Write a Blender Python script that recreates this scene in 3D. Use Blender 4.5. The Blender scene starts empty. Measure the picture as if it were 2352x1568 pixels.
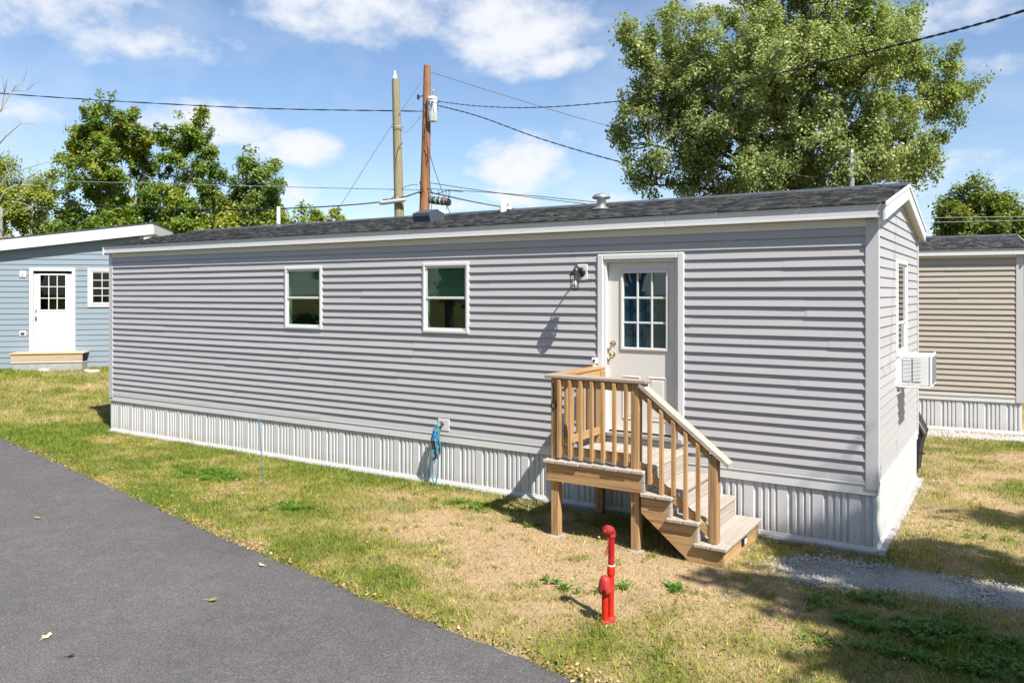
import bpy, math, random
import numpy as np
R = math.radians
random.seed(7)
rng = np.random.default_rng(11)
scene = bpy.context.scene
col = scene.collection

# ------------------------------------------------------------------ camera
cam = bpy.data.cameras.new('camera')
cam.lens = 28.06
cam.sensor_width = 36
cam.shift_y = -111.0 / 2352.0
cam.clip_start = 0.05
cam.clip_end = 3000
camera = bpy.data.objects.new('camera', cam)
camera.location = (1.18, -8.53, 2.55)
camera.rotation_euler = (R(90), 0, R(32.4))
col.objects.link(camera)
scene.camera = camera

# ------------------------------------------------------------------ sky, sun, exposure
SUN_TO = (0.565, -0.2615, 0.7826)
world = bpy.data.worlds.new('World')
scene.world = world
world.use_nodes = True
SKY_STRENGTH = 0.074
SUN_STRENGTH = 5.0
EXPOSURE = 1.0


def build_world():
    nt = world.node_tree
    N, Lk = nt.nodes, nt.links
    N.clear()
    out = N.new('ShaderNodeOutputWorld')
    bg = N.new('ShaderNodeBackground')
    bg.inputs[1].default_value = SKY_STRENGTH
    sky = N.new('ShaderNodeTexSky')
    sky.sky_type = 'NISHITA'
    sky.sun_disc = False
    sky.sun_elevation = R(51.5)
    sky.sun_rotation = math.atan2(SUN_TO[0], SUN_TO[1])
    sky.altitude = 60
    sky.air_density = 1.0
    sky.dust_density = 0.4
    sky.ozone_density = 2.6
    tc = N.new('ShaderNodeTexCoord')

    def m(op, a, b=None, c=None):
        n = N.new('ShaderNodeMath')
        n.operation = op
        for i, v in enumerate((a, b, c)):
            if v is None:
                continue
            if isinstance(v, (int, float)):
                n.inputs[i].default_value = v
            else:
                Lk.new(v, n.inputs[i])
        return n.outputs[0]

    def noise(scale, detail, rough, vec, off):
        mp = N.new('ShaderNodeMapping')
        mp.inputs['Location'].default_value = off
        mp.inputs['Scale'].default_value = (1, 1, 1.6)
        Lk.new(vec, mp.inputs[0])
        n = N.new('ShaderNodeTexNoise')
        n.inputs['Scale'].default_value = scale
        n.inputs['Detail'].default_value = detail
        n.inputs['Roughness'].default_value = rough
        Lk.new(mp.outputs[0], n.inputs[0])
        return n.outputs[0]

    vec = tc.outputs['Generated']
    sx = N.new('ShaderNodeSeparateXYZ')
    Lk.new(vec, sx.inputs[0])
    az = m('ARCTAN2', sx.outputs[1], sx.outputs[0])
    el = m('ARCSINE', sx.outputs[2])
    w1 = noise(9, 2, .55, vec, (3, 1, 7))
    azw = m('ADD', az, m('MULTIPLY_ADD', w1, 0.09, -0.045))
    elw = m('ADD', el, m('MULTIPLY_ADD', w1, -0.05, 0.025))
    # cumulus: azimuth, elevation, half widths (degrees), opacity
    blobs = [(155, 18.5, 11, 3.2, .75), (147, 16.0, 6.5, 1.7, .55), (134, 19.4, 8.5, 3.0, .8), (122.5, 18.3, 7.2, 3.4, 1.0),
             (119, 16.4, 3.4, 1.2, .8), (143.0, 11.2, 5.0, 1.7, 1.0), (138.0, 9.6, 3.6, 1.5, .95), (121.3, 9.3, 4.2, 2.4, 1.0),
             (121.8, 7.0, 3.2, .9, .9), (116, 6.2, 2.6, .9, .75), (155.5, 10.6, 5.0, 1.4, .6), (138.3, 6.9, 2.6, 1.2, .7),
             (127, 6.0, 3.5, .8, .6), (131, 5.2, 3.5, .6, .5), (94, 17.0, 6, 1.6, .55), (108, 19.6, 4, 1.5, .6),
             (93.5, 7.5, 5, 1.8, .35), (91.5, 13.6, 4, .6, .3), (92, 4.2, 6, .9, .4), (110, 4.4, 4, 1.0, .45),
             (60, 15, 16, 4, .8), (12, 19, 14, 4, .7), (-45, 18, 16, 5, .7), (-110, 21, 16, 4, .7), (-155, 12, 12, 3, .8),
             (120, 40, 20, 7, .6), (-20, 48, 24, 7, .5)]
    field = None
    cv = N.new('ShaderNodeCombineXYZ')
    Lk.new(azw, cv.inputs[0])
    Lk.new(elw, cv.inputs[1])
    for a, e, ra, re, op in blobs:
        q = N.new('ShaderNodeVectorMath')
        q.operation = 'MULTIPLY_ADD'
        Lk.new(cv.outputs[0], q.inputs[0])
        q.inputs[1].default_value = (1 / R(ra), 1 / R(re), 0)
        q.inputs[2].default_value = (-a / ra, -e / re, 0)
        d = N.new('ShaderNodeVectorMath')
        d.operation = 'DOT_PRODUCT'
        Lk.new(q.outputs[0], d.inputs[0])
        Lk.new(q.outputs[0], d.inputs[1])
        f = m('MULTIPLY_ADD', d.outputs['Value'], -op, op)
        field = f if field is None else m('MAXIMUM', field, f)
    fine = noise(26, 4, .6, vec, (1, 9, 4))
    fl = m('ADD', field, m('MULTIPLY_ADD', fine, 1.5, -0.84))
    mr = N.new('ShaderNodeMapRange')
    mr.interpolation_type = 'SMOOTHSTEP'
    mr.inputs[1].default_value = -0.22
    mr.inputs[2].default_value = 1.0
    Lk.new(fl, mr.inputs[0])
    wis = noise(5, 3, .62, vec, (8, 3, 3))
    mw = N.new('ShaderNodeMapRange')
    mw.inputs[1].default_value = .46
    mw.inputs[2].default_value = .8
    mw.inputs[4].default_value = .38
    Lk.new(wis, mw.inputs[0])
    # thin high veil that thickens towards the horizon
    haze = m('MULTIPLY', m('POWER', m('SUBTRACT', 1.0, m('MAXIMUM', sx.outputs[2], 0.0)), 9.0), 0.34)
    mask = m('MINIMUM', m('MAXIMUM', m('MAXIMUM', m('MULTIPLY', mr.outputs[0], .93), mw.outputs[0]), haze), 1.0)
    mix = N.new('ShaderNodeMix')
    mix.data_type = 'RGBA'
    Lk.new(mask, mix.inputs[0])
    gain = N.new('ShaderNodeMix')
    gain.data_type = 'RGBA'
    gain.blend_type = 'MULTIPLY'
    gain.inputs[0].default_value = 1
    Lk.new(sky.outputs[0], gain.inputs[6])
    gain.inputs[7].default_value = (1.0, 1.05, 1.10, 1)
    Lk.new(gain.outputs[2], mix.inputs[6])
    mix.inputs[7].default_value = (6.6, 6.7, 7.0, 1)
    Lk.new(mix.outputs[2], bg.inputs[0])
    Lk.new(bg.outputs[0], out.inputs[0])


build_world()
world.cycles.sampling_method = 'MANUAL'
world.cycles.sample_map_resolution = 512
sl = bpy.data.lights.new('sun', 'SUN')
sl.energy = SUN_STRENGTH
sl.angle = R(0.53)
sl.color = (1, .955, .89)
sun = bpy.data.objects.new('sun', sl)
from mathutils import Vector
sun.rotation_euler = Vector(SUN_TO).to_track_quat('Z', 'Y').to_euler()
sun.location = (20, -9, 30)
col.objects.link(sun)
vs = scene.view_settings
vs.view_transform = 'Standard'
vs.look = 'None'
vs.exposure = EXPOSURE
vs.gamma = 1
vs.use_curve_mapping = False

# ------------------------------------------------------------------ materials
def srgb(r, g, b):
    f = lambda c: (c / 255 / 12.92) if c / 255 <= .04045 else ((c / 255 + .055) / 1.055) ** 2.4
    return (f(r), f(g), f(b), 1)


class Mat:
    def __init__(s, name):
        s.m = bpy.data.materials.new(name)
        s.m.use_nodes = True
        s.N = s.m.node_tree.nodes
        s.L = s.m.node_tree.links
        s.b = s.N['Principled BSDF']
        s.out = s.N['Material Output']

    def n(s, t, **k):
        x = s.N.new(t)
        for a, v in k.items():
            setattr(x, a, v)
        return x

    def coords(s, scale=(1, 1, 1), kind='Object', rand=False):
        tc = s.n('ShaderNodeTexCoord')
        mp = s.n('ShaderNodeMapping')
        mp.inputs['Scale'].default_value = scale
        s.L.new(tc.outputs[kind], mp.inputs[0])
        if rand:
            oi = s.n('ShaderNodeObjectInfo')
            mu = s.n('ShaderNodeMath', operation='MULTIPLY')
            mu.inputs[1].default_value = 37.0
            s.L.new(oi.outputs['Random'], mu.inputs[0])
            s.L.new(mu.outputs[0], mp.inputs['Location'])
        return mp.outputs[0]

    def noise(s, vec, scale, detail=4, rough=.55, dist=0):
        x = s.n('ShaderNodeTexNoise')
        x.inputs['Scale'].default_value = scale
        x.inputs['Detail'].default_value = detail
        x.inputs['Roughness'].default_value = rough
        x.inputs['Distortion'].default_value = dist
        s.L.new(vec, x.inputs[0])
        return x.outputs[0]

    def ramp(s, fac, stops):
        x = s.n('ShaderNodeValToRGB')
        e = x.color_ramp.elements
        while len(e) < len(stops):
            e.new(.5)
        for i, (p, c) in enumerate(stops):
            e[i].position = p
            e[i].color = c if len(c) == 4 else (*c, 1)
        s.L.new(fac, x.inputs[0])
        return x.outputs[0]

    def mix(s, fac, a, b, blend='MIX'):
        x = s.n('ShaderNodeMix', data_type='RGBA', blend_type=blend)
        for i, v in ((0, fac), (6, a), (7, b)):
            if isinstance(v, (int, float)):
                x.inputs[i].default_value = v
            elif isinstance(v, tuple):
                x.inputs[i].default_value = v if len(v) == 4 else (*v, 1)
            else:
                s.L.new(v, x.inputs[i])
        return x.outputs[2]

    def bump(s, h, strength=.3, dist=.01):
        x = s.n('ShaderNodeBump')
        x.inputs['Strength'].default_value = strength
        x.inputs['Distance'].default_value = dist
        s.L.new(h, x.inputs['Height'])
        s.L.new(x.outputs[0], s.b.inputs['Normal'])

    def col(s, c):
        if isinstance(c, tuple):
            s.b.inputs['Base Color'].default_value = c if len(c) == 4 else (*c, 1)
        else:
            s.L.new(c, s.b.inputs['Base Color'])

    def set(s, rough=.5, spec=.5, metal=0):
        s.b.inputs['Roughness'].default_value = rough
        s.b.inputs['Specular IOR Level'].default_value = spec
        s.b.inputs['Metallic'].default_value = metal
        return s


M = {}


def simple(name, c, rough=.5, spec=.4, metal=0, var=.08, scale=4, bump=0, stretch=(1, 1, 1), grime=None):
    m = Mat(name).set(rough, spec, metal)
    v = m.coords(stretch, rand=True)
    n1 = m.noise(v, scale, 5, .6)
    lo = tuple(x * (1 - var) for x in c[:3])
    hi = tuple(min(1, x * (1 + var)) for x in c[:3])
    cc = m.ramp(n1, [(.3, lo), (.7, hi)])
    if grime:
        n2 = m.noise(v, scale * 3.7, 6, .7)
        fac = m.ramp(n2, [(.55, (0, 0, 0)), (.8, (grime[3],) * 3)])
        cc = m.mix(fac, cc, grime[:3])
    m.col(cc)
    if bump:
        m.bump(m.noise(v, scale * 25, 3, .6), bump, .004)
    M[name] = m.m
    return m


def vinyl(name, c, mud=0):
    # embossed vinyl: faint wood-grain streaks along the plank, a little dust, slight tone shift from piece to piece
    m = Mat(name).set(.42, .35)
    v = m.coords((1, 1, 1), rand=True)
    g = m.noise(m.coords((3, 3, 90), rand=True), 6, 4, .6)
    d = m.noise(v, 2.2, 6, .65)
    oi = m.n('ShaderNodeObjectInfo')
    lo = tuple(x * .985 for x in c[:3])
    hi = tuple(x * 1.015 for x in c[:3])
    base = m.mix(oi.outputs['Random'], lo, hi)
    dust = m.ramp(d, [(.5, (0, 0, 0)), (.85, (.22, .22, .22))])
    base = m.mix(dust, base, tuple(x * f for x, f in zip(c[:3], (.86, .83, .77))))
    if mud:
        # mud splash thrown up by rain along the foot
        tc = m.n('ShaderNodeTexCoord')
        sp = m.n('ShaderNodeSeparateXYZ')
        m.L.new(tc.outputs['Object'], sp.inputs[0])
        sn = m.noise(m.coords((14, 14, 3)), 2.0, 5, .7)
        ad = m.n('ShaderNodeMath', operation='MULTIPLY_ADD')
        ad.inputs[1].default_value = -.55
        m.L.new(sn, ad.inputs[0])
        m.L.new(sp.outputs[2], ad.inputs[2])
        mp = m.n('ShaderNodeMapRange')
        mp.inputs[1].default_value = -.32
        mp.inputs[2].default_value = -.06
        mp.inputs[3].default_value = .75
        mp.inputs[4].default_value = 0
        m.L.new(ad.outputs[0], mp.inputs[0])
        base = m.mix(mp.outputs[0], base, (.36, .31, .24))
    streak = m.noise(m.coords((22, 22, .8)), 1.6, 4, .7)
    base = m.mix(m.ramp(streak, [(.58, (0, 0, 0)), (.8, (.3, .3, .3))]), base, tuple(x * f for x, f in zip(c[:3], (.8, .78, .74))))
    m.col(base)
    m.bump(g, .06, .003)
    M[name] = m.m


vinyl('siding_gray', (.375, .36, .367))
vinyl('siding_blue', (.205, .25, .285))
vinyl('siding_tan', (.375, .332, .275))
vinyl('skirt_white', (.52, .52, .52), mud=.22)
simple('trim_white', (.58, .577, .57), .4, .4, var=.03, scale=3, grime=(.55, .52, .46, .25))
simple('trim_gray', (.46, .45, .455), .4, .4, var=.03, scale=3)
simple('soffit_beige', (.62, .60, .53), .5, .3, var=.03)
simple('door_cream', (.62, .59, .545), .38, .4, var=.02, scale=2)
simple('door_white', (.70, .70, .70), .38, .4, var=.02, scale=2)
simple('black_metal', (.012, .012, .014), .35, .5, var=.2, scale=30)
simple('black_plastic', (.02, .021, .024), .5, .4, var=.2)
simple('galvanised', (.50, .50, .49), .48, .5, metal=.9, var=.15, scale=9)
simple('brass', (.72, .58, .36), .25, .5, metal=1, var=.1)
simple('dark_inside', (.14, .19, .165), .9, .1, var=.2)
simple('jamb_inside', (.42, .47, .43), .7, .2, var=.05)
simple('blind', (.50, .60, .55), .5, .3, var=.05)
simple('screen', (.03, .032, .034), .8, .2, var=.05)
simple('slate_backing', (.13, .165, .19), .8, .1, var=.12, scale=6, stretch=(6, 1, .5))  # slate tone stands in for pale reflections in the door glass
simple('concrete', (.30, .285, .265), .85, .2, var=.15, scale=8, bump=.3, grime=(.2, .18, .15, .5))
simple('roof_box', (.05, .06, .075), .55, .4, var=.15)
simple('hose_blue', (.05, .19, .26), .45, .4, var=.25, scale=60)
simple('hose_bright', (.01, .2, .55), .4, .5, var=.1)
simple('orange_plastic', (.7, .2, .03), .4, .5, var=.1)
simple('stake_teal', (.03, .16, .22), .45, .4, var=.1)
simple('ac_white', (.66, .66, .65), .4, .4, var=.02)
simple('ac_dark', (.16, .165, .17), .6, .3, var=.1)
simple('grill_cover', (.022, .022, .026), .62, .35, var=.4, scale=7, bump=.3)
simple('pvc_white', (.80, .80, .80), .35, .45, var=.03)
simple('cable_black', (.015, .016, .02), .5, .4, var=.2, scale=20)
simple('cable_gray', (.16, .19, .22), .5, .4, var=.2)
simple('transformer', (.58, .59, .61), .4, .4, var=.06, scale=3, grime=(.3, .25, .2, .4))
simple('green_plastic', (.03, .35, .10), .4, .4)
simple('bulb', (.8, .8, .76), .15, .6, var=.01)
simple('leaf_orange', (.42, .20, .07), .7, .2, var=.4, scale=12)
simple('leaf_tan', (.55, .42, .25), .7, .2, var=.3, scale=12)
simple('leaf_green', (.24, .25, .05), .6, .3, var=.4, scale=20)
simple('stone_pale', (.45, .42, .38), .9, .2, var=.2, scale=10, bump=.4)
simple('plastic_gray', (.35, .36, .37), .5, .4, var=.05)
simple('clear_plastic', (.55, .56, .58), .3, .5, var=.05)


def red_paint():
    m = Mat('red_paint').set(.48, .35)
    v = m.coords((1, 1, 1), 'Object')
    n = m.noise(v, 9, 5, .65)
    c = m.ramp(n, [(.35, (.40, .014, .004)), (.6, (.50, .024, .007)), (.8, (.48, .07, .035))])
    # sun-bleached towards the older fitting on top
    chips = m.ramp(m.noise(v, 42, 4, .7), [(.64, (0, 0, 0)), (.70, (.8, .8, .8))])
    m.col(m.mix(chips, c, (.20, .035, .02)))
    m.bump(m.noise(v, 30, 4, .6), .12, .003)
    M['red_paint'] = m.m
    m = Mat('red_crimson').set(.45, .35)
    v = m.coords((1, 1, 1), 'Object')
    m.col(m.ramp(m.noise(v, 18, 5, .7), [(.35, (.30, .008, .010)), (.6, (.38, .014, .014)), (.8, (.36, .05, .04))]))
    m.bump(m.noise(v, 40, 4, .6), .15, .003)
    M['red_crimson'] = m.m
    m = Mat('red_faded').set(.5, .35)
    v = m.coords((1, 1, 1), 'Object')
    m.col(m.ramp(m.noise(v, 14, 5, .65), [(.35, (.28, .014, .014)), (.6, (.36, .03, .026)), (.8, (.42, .09, .07))]))
    m.bump(m.noise(v, 40, 4, .6), .2, .003)
    M['red_faded'] = m.m


red_paint()


def wood(name, c1, c2, axis, weather=0, rough=.75):
    sc = [16, 16, 16]
    sc[axis] = .35
    m = Mat(name).set(rough, .2)
    v = m.coords(tuple(sc), rand=True)
    n1 = m.noise(v, 2.2, 5, .65, 1.2)
    base = m.ramp(n1, [(.26, tuple(x * .8 for x in c2)), (.4, c2), (.52, c1), (.75, tuple(min(1, x * 1.2) for x in c1))])
    sc2 = [70, 70, 70]
    sc2[axis] = 2
    fine = m.noise(m.coords(tuple(sc2), rand=True), 2, 3, .6)
    base = m.mix(.35, base, m.ramp(fine, [(.3, (.45, .45, .45)), (.7, (1, 1, 1))]), 'MULTIPLY')
    oi = m.n('ShaderNodeObjectInfo')
    tone = m.ramp(oi.outputs['Random'], [(0, (.8, .78, .76)), (1, (1, 1, 1))])
    base = m.mix(1, base, tone, 'MULTIPLY')
    # knots
    vo = m.n('ShaderNodeTexVoronoi')
    sc3 = [6, 6, 6]
    sc3[axis] = 2.2
    m.L.new(m.coords(tuple(sc3), rand=True), vo.inputs[0])
    k = m.ramp(vo.outputs['Distance'], [(.03, (1, 1, 1)), (.11, (0, 0, 0))])
    base = m.mix(k, base, tuple(x * .35 for x in c2))
    if weather:
        w = m.noise(m.coords((1.5, 1.5, 1.5), rand=True), 3, 5, .6)
        wf = m.ramp(w, [(.2, (weather * .5,) * 3), (.7, (weather,) * 3)])
        base = m.mix(wf, base, (.38, .355, .325))
    m.col(base)
    m.bump(fine, .25, .004)
    M[name] = m.m


for ax, nm in enumerate('xyz'):
    wood('wood_' + nm, (.47, .285, .12), (.31, .155, .052), ax, .10)
    wood('deckwood_' + nm, (.40, .32, .24), (.24, .165, .105), ax, .68)
    wood('capwood_' + nm, (.33, .25, .19), (.17, .11, .075), ax, .5)
wood('wood_new', (.50, .38, .23), (.38, .26, .14), 0, .2)
wood('pole_olive', (.33, .295, .17), (.22, .18, .10), 2, .1, .9)
wood('pole_brown', (.33, .155, .06), (.20, .08, .03), 2, .1, .9)
wood('pole_gray', (.30, .33, .29), (.19, .21, .18), 2, .1, .9)


def shingle_mat():
    m = Mat('shingle').set(.92, .15)
    at = m.n('ShaderNodeAttribute', attribute_name='tone')
    v = m.coords((1, 1, 1))
    g = m.noise(v, 260, 3, .7)
    base = m.ramp(at.outputs['Fac'], [(0, (.018, .020, .023)), (.5, (.042, .045, .047)), (1, (.092, .092, .087))])
    base = m.mix(.5, base, m.ramp(g, [(.3, (.45, .45, .45)), (.7, (1.25, 1.25, 1.25))]), 'MULTIPLY')
    m.col(base)
    m.bump(g, .5, .004)
    M['shingle'] = m.m


shingle_mat()


def glass_mat(name, tint, gloss=.10):
    m = Mat(name)
    tr = m.n('ShaderNodeBsdfTransparent')
    tr.inputs[0].default_value = (*tint, 1)
    gl = m.n('ShaderNodeBsdfGlossy')
    gl.inputs['Roughness'].default_value = .015
    fr = m.n('ShaderNodeFresnel')
    ge = m.n('ShaderNodeNewGeometry')
    io = m.n('ShaderNodeMapRange')
    io.inputs[3].default_value = 1.5
    io.inputs[4].default_value = 1 / 1.5
    m.L.new(ge.outputs['Backfacing'], io.inputs[0])
    m.L.new(io.outputs[0], fr.inputs[0])
    mu = m.n('ShaderNodeMath', operation='MULTIPLY_ADD')
    mu.inputs[1].default_value = 1.2
    mu.inputs[2].default_value = gloss
    m.L.new(fr.outputs[0], mu.inputs[0])
    mx = m.n('ShaderNodeMixShader')
    m.L.new(mu.outputs[0], mx.inputs[0])
    m.L.new(tr.outputs[0], mx.inputs[1])
    m.L.new(gl.outputs[0], mx.inputs[2])
    m.L.new(mx.outputs[0], m.out.inputs[0])
    M[name] = m.m


glass_mat('glass_green', (.64, .78, .71), .0)
glass_mat('glass_door', (.62, .76, .84), .02)
glass_mat('glass_dark', (.16, .13, .18), .0)
glass_mat('glass_clear', (.85, .88, .86), .02)


def asphalt_mat():
    m = Mat('asphalt').set(.88, .25)
    v = m.coords((1, 1, 1))
    big = m.noise(v, .55, 5, .6)
    mid = m.noise(v, 4, 6, .7)
    fine = m.noise(v, 75, 4, .8)
    c = m.ramp(big, [(.3, (.084, .080, .081)), (.7, (.110, .104, .103))])
    c = m.mix(.5, c, m.ramp(mid, [(.3, (.70, .70, .71)), (.7, (1.2, 1.2, 1.19))]), 'MULTIPLY')
    c = m.mix(.95, c, m.ramp(fine, [(.32, (.35, .35, .36)), (.5, (.95, .95, .95)), (.68, (1.75, 1.68, 1.62))]), 'MULTIPLY')
    vo = m.n('ShaderNodeTexVoronoi')
    vo.inputs['Scale'].default_value = 30
    m.L.new(v, vo.inputs[0])
    sep = m.n('ShaderNodeSeparateColor')
    m.L.new(vo.outputs['Color'], sep.inputs[0])
    pick = m.ramp(sep.outputs[0], [(.93, (0, 0, 0)), (.94, (1, 1, 1))])
    dot = m.ramp(vo.outputs['Distance'], [(.12, (1, 1, 1)), (.22, (0, 0, 0))])
    fac = m.mix(1, pick, dot, 'MULTIPLY')
    c = m.mix(fac, c, (.26, .23, .20))
    m.col(c)
    m.bump(fine, .7, .006)
    M['asphalt'] = m.m


asphalt_mat()


def ground_mat():
    m = Mat('lawn_soil').set(.95, .1)
    at = m.n('ShaderNodeAttribute', attribute_name='patch')
    sep = m.n('ShaderNodeSeparateColor')
    m.L.new(at.outputs['Color'], sep.inputs[0])
    v = m.coords((1, 1, 1))
    fine = m.noise(v, 60, 5, .75)
    mid = m.noise(v, 9, 5, .7)
    straw = m.ramp(fine, [(.25, (.14, .095, .052)), (.5, (.33, .235, .135)), (.75, (.50, .38, .24))])
    green = m.ramp(fine, [(.25, (.045, .050, .012)), (.5, (.13, .13, .026)), (.75, (.25, .225, .055))])
    jit = m.n('ShaderNodeMath', operation='MULTIPLY_ADD')
    jit.inputs[1].default_value = 1.1
    jit.inputs[2].default_value = -.55
    m.L.new(mid, jit.inputs[0])
    ad = m.n('ShaderNodeMath', operation='ADD', use_clamp=True)
    m.L.new(jit.outputs[0], ad.inputs[0])
    m.L.new(sep.outputs[0], ad.inputs[1])
    c = m.mix(ad.outputs[0], straw, green)
    grav = m.ramp(m.noise(v, 70, 3, .8), [(.3, (.16, .145, .125)), (.5, (.34, .31, .27)), (.70, (.54, .50, .44))])
    c = m.mix(sep.outputs[1], c, grav)
    soil = m.ramp(fine, [(.3, (.14, .10, .065)), (.7, (.30, .225, .15))])
    c = m.mix(sep.outputs[2], c, soil)
    m.col(c)
    m.bump(fine, .6, .012)
    M['lawn_soil'] = m.m


ground_mat()


def leaf_mat(name, tint=(1, 1, 1), trans=.35, rough=.5):
    m = Mat(name)
    at = m.n('ShaderNodeAttribute', attribute_name='col')
    c = m.mix(1, at.outputs['Color'], (*tint, 1), 'MULTIPLY')
    m.L.new(c, m.b.inputs['Base Color'])
    m.set(rough, .35)
    tl = m.n('ShaderNodeBsdfTranslucent')
    tc = m.mix(1, c, (1.1, 1.15, .5, 1), 'MULTIPLY')
    m.L.new(tc, tl.inputs[0])
    mx = m.n('ShaderNodeMixShader')
    mx.inputs[0].default_value = trans
    m.L.new(m.b.outputs[0], mx.inputs[1])
    m.L.new(tl.outputs[0], mx.inputs[2])
    m.L.new(mx.outputs[0], m.out.inputs[0])
    M[name] = m.m


leaf_mat('foliage', trans=.42)
leaf_mat('grass_blade', trans=.25, rough=.6)
leaf_mat('litter', trans=.1, rough=.8)


def bark(name, a, b):
    m = Mat(name).set(.9, .15)
    v = m.coords((9, 9, 1.6))
    n1 = m.noise(v, 2.5, 6, .7, .6)
    m.col(m.ramp(n1, [(.3, a), (.7, b)]))
    m.bump(n1, .6, .03)
    M[name] = m.m


bark('bark_brown', (.055, .045, .036), (.15, .125, .10))
bark('bark_pale', (.22, .20, .17), (.46, .43, .38))
simple('gravel_stone', (.42, .39, .345), .85, .25, var=.35, scale=1.7)

# ------------------------------------------------------------------ mesh helpers
class MB:
    """collects geometry; build() links it as one mesh object"""
    def __init__(s, tf=None):
        s.v, s.f, s.tf = [], [], tf

    def add(s, pts, faces):
        o = len(s.v)
        s.v += [tuple(p) for p in pts]
        s.f += [tuple(i + o for i in f) for f in faces]

    def box(s, a, b, bevel=0):
        x0, y0, z0 = (min(a[i], b[i]) for i in range(3))
        x1, y1, z1 = (max(a[i], b[i]) for i in range(3))
        if not bevel:
            s.add([(x0, y0, z0), (x1, y0, z0), (x1, y1, z0), (x0, y1, z0), (x0, y0, z1), (x1, y0, z1), (x1, y1, z1), (x0, y1, z1)],
                  [(0, 3, 2, 1), (4, 5, 6, 7), (0, 1, 5, 4), (1, 2, 6, 5), (2, 3, 7, 6), (3, 0, 4, 7)])
            return s
        e = min(bevel, (x1 - x0) * .45, (y1 - y0) * .45, (z1 - z0) * .45)
        X, Y, Z = (x0, x1), (y0, y1), (z0, z1)
        pts, idx = [], {}
        for i in (0, 1):
            for j in (0, 1):
                for k in (0, 1):
                    for ax in range(3):
                        p = [X[i], Y[j], Z[k]]
                        sgn = [1 if i == 0 else -1, 1 if j == 0 else -1, 1 if k == 0 else -1]
                        for q in range(3):
                            if q != ax:
                                p[q] += sgn[q] * e
                        idx[(i, j, k, ax)] = len(pts)
                        pts.append(p)
        F = []
        for ax in range(3):
            for side in (0, 1):
                o = [q for q in range(3) if q != ax]
                loop = []
                for (u, w) in ((0, 0), (1, 0), (1, 1), (0, 1)):
                    k = [0, 0, 0]
                    k[ax] = side
                    k[o[0]] = u
                    k[o[1]] = w
                    loop.append(idx[(*k, ax)])
                F.append(tuple(loop))
        for ax in range(3):
            o = [q for q in range(3) if q != ax]
            for u in (0, 1):
                for w in (0, 1):
                    k0, k1 = [0] * 3, [0] * 3
                    k0[o[0]] = k1[o[0]] = u
                    k0[o[1]] = k1[o[1]] = w
                    k1[ax] = 1
                    F.append((idx[(*k0, o[0])], idx[(*k1, o[0])], idx[(*k1, o[1])], idx[(*k0, o[1])]))
        for i in (0, 1):
            for j in (0, 1):
                for k in (0, 1):
                    F.append((idx[(i, j, k, 0)], idx[(i, j, k, 1)], idx[(i, j, k, 2)]))
        s.add(pts, F)
        return s

    def tube(s, pts, r, n=8, cap=True):
        P = [np.array(p, float) for p in pts]
        rr = r if isinstance(r, (list, tuple)) else [r] * len(P)
        ring, up = [], None
        for i, p in enumerate(P):
            t = P[min(i + 1, len(P) - 1)] - P[max(i - 1, 0)]
            t = t / (np.linalg.norm(t) + 1e-9)
            if up is None:
                a = np.array([0, 0, 1.]) if abs(t[2]) < .9 else np.array([1., 0, 0])
            else:
                a = up
            b = np.cross(t, a)
            b /= np.linalg.norm(b) + 1e-9
            up = np.cross(b, t)
            ring.append([p + rr[i] * (math.cos(2 * math.pi * k / n) * b + math.sin(2 * math.pi * k / n) * up) for k in range(n)])
        F = [(i * n + k, i * n + (k + 1) % n, (i + 1) * n + (k + 1) % n, (i + 1) * n + k) for i in range(len(P) - 1) for k in range(n)]
        if cap:
            F += [tuple(range(n))[::-1], tuple((len(P) - 1) * n + k for k in range(n))]
        s.add([q for g in ring for q in g], F)
        return s

    def lathe(s, prof, c=(0, 0, 0), n=20, axis=2):
        pts = []
        for r, h in prof:
            for k in range(n):
                a = 2 * math.pi * k / n
                q = [r * math.cos(a), r * math.sin(a), h]
                if axis == 0:
                    q = [q[2], q[0], q[1]]
                elif axis == 1:
                    q = [q[1], q[2], q[0]]
                pts.append([q[i] + c[i] for i in range(3)])
        m_ = len(prof)
        F = [(i * n + k, i * n + (k + 1) % n, (i + 1) * n + (k + 1) % n, (i + 1) * n + k) for i in range(m_ - 1) for k in range(n)]
        F += [tuple(range(n))[::-1], tuple((m_ - 1) * n + k for k in range(n))]
        s.add(pts, F)
        return s

    def prism(s, poly, a, b, axis=1):
        """polygon in the other two axes, extruded along axis from a to b"""
        n = len(poly)
        pts = []
        for t in (a, b):
            for p in poly:
                q = list(p)
                q.insert(axis, t)
                pts.append(q)
        s.add(pts, [tuple(range(n)), tuple(range(n, 2 * n))[::-1]] + [(i, (i + 1) % n, n + (i + 1) % n, n + i) for i in range(n)])
        return s

    def build(s, name, mat, parent=None, smooth=False):
        V = [s.tf(*p) for p in s.v] if s.tf else s.v
        me = bpy.data.meshes.new(name)
        me.from_pydata([tuple(map(float, p)) for p in V], [], s.f)
        import bmesh
        bm = bmesh.new()
        bm.from_mesh(me)
        bmesh.ops.recalc_face_normals(bm, faces=bm.faces)
        bm.to_mesh(me)
        bm.free()
        if smooth:
            me.polygons.foreach_set('use_smooth', [True] * len(me.polygons))
            try:
                me.set_sharp_from_angle(angle=R(38))
            except Exception:
                pass
        me.materials.append(M[mat])
        o = bpy.data.objects.new(name, me)
        col.objects.link(o)
        if parent:
            o.parent = parent
        return o


def tag(o, label=None, cat=None, group=None, kind=None):
    for k, v in (('label', label), ('category', cat), ('group', group), ('kind', kind)):
        if v:
            o[k] = v
    return o


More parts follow.
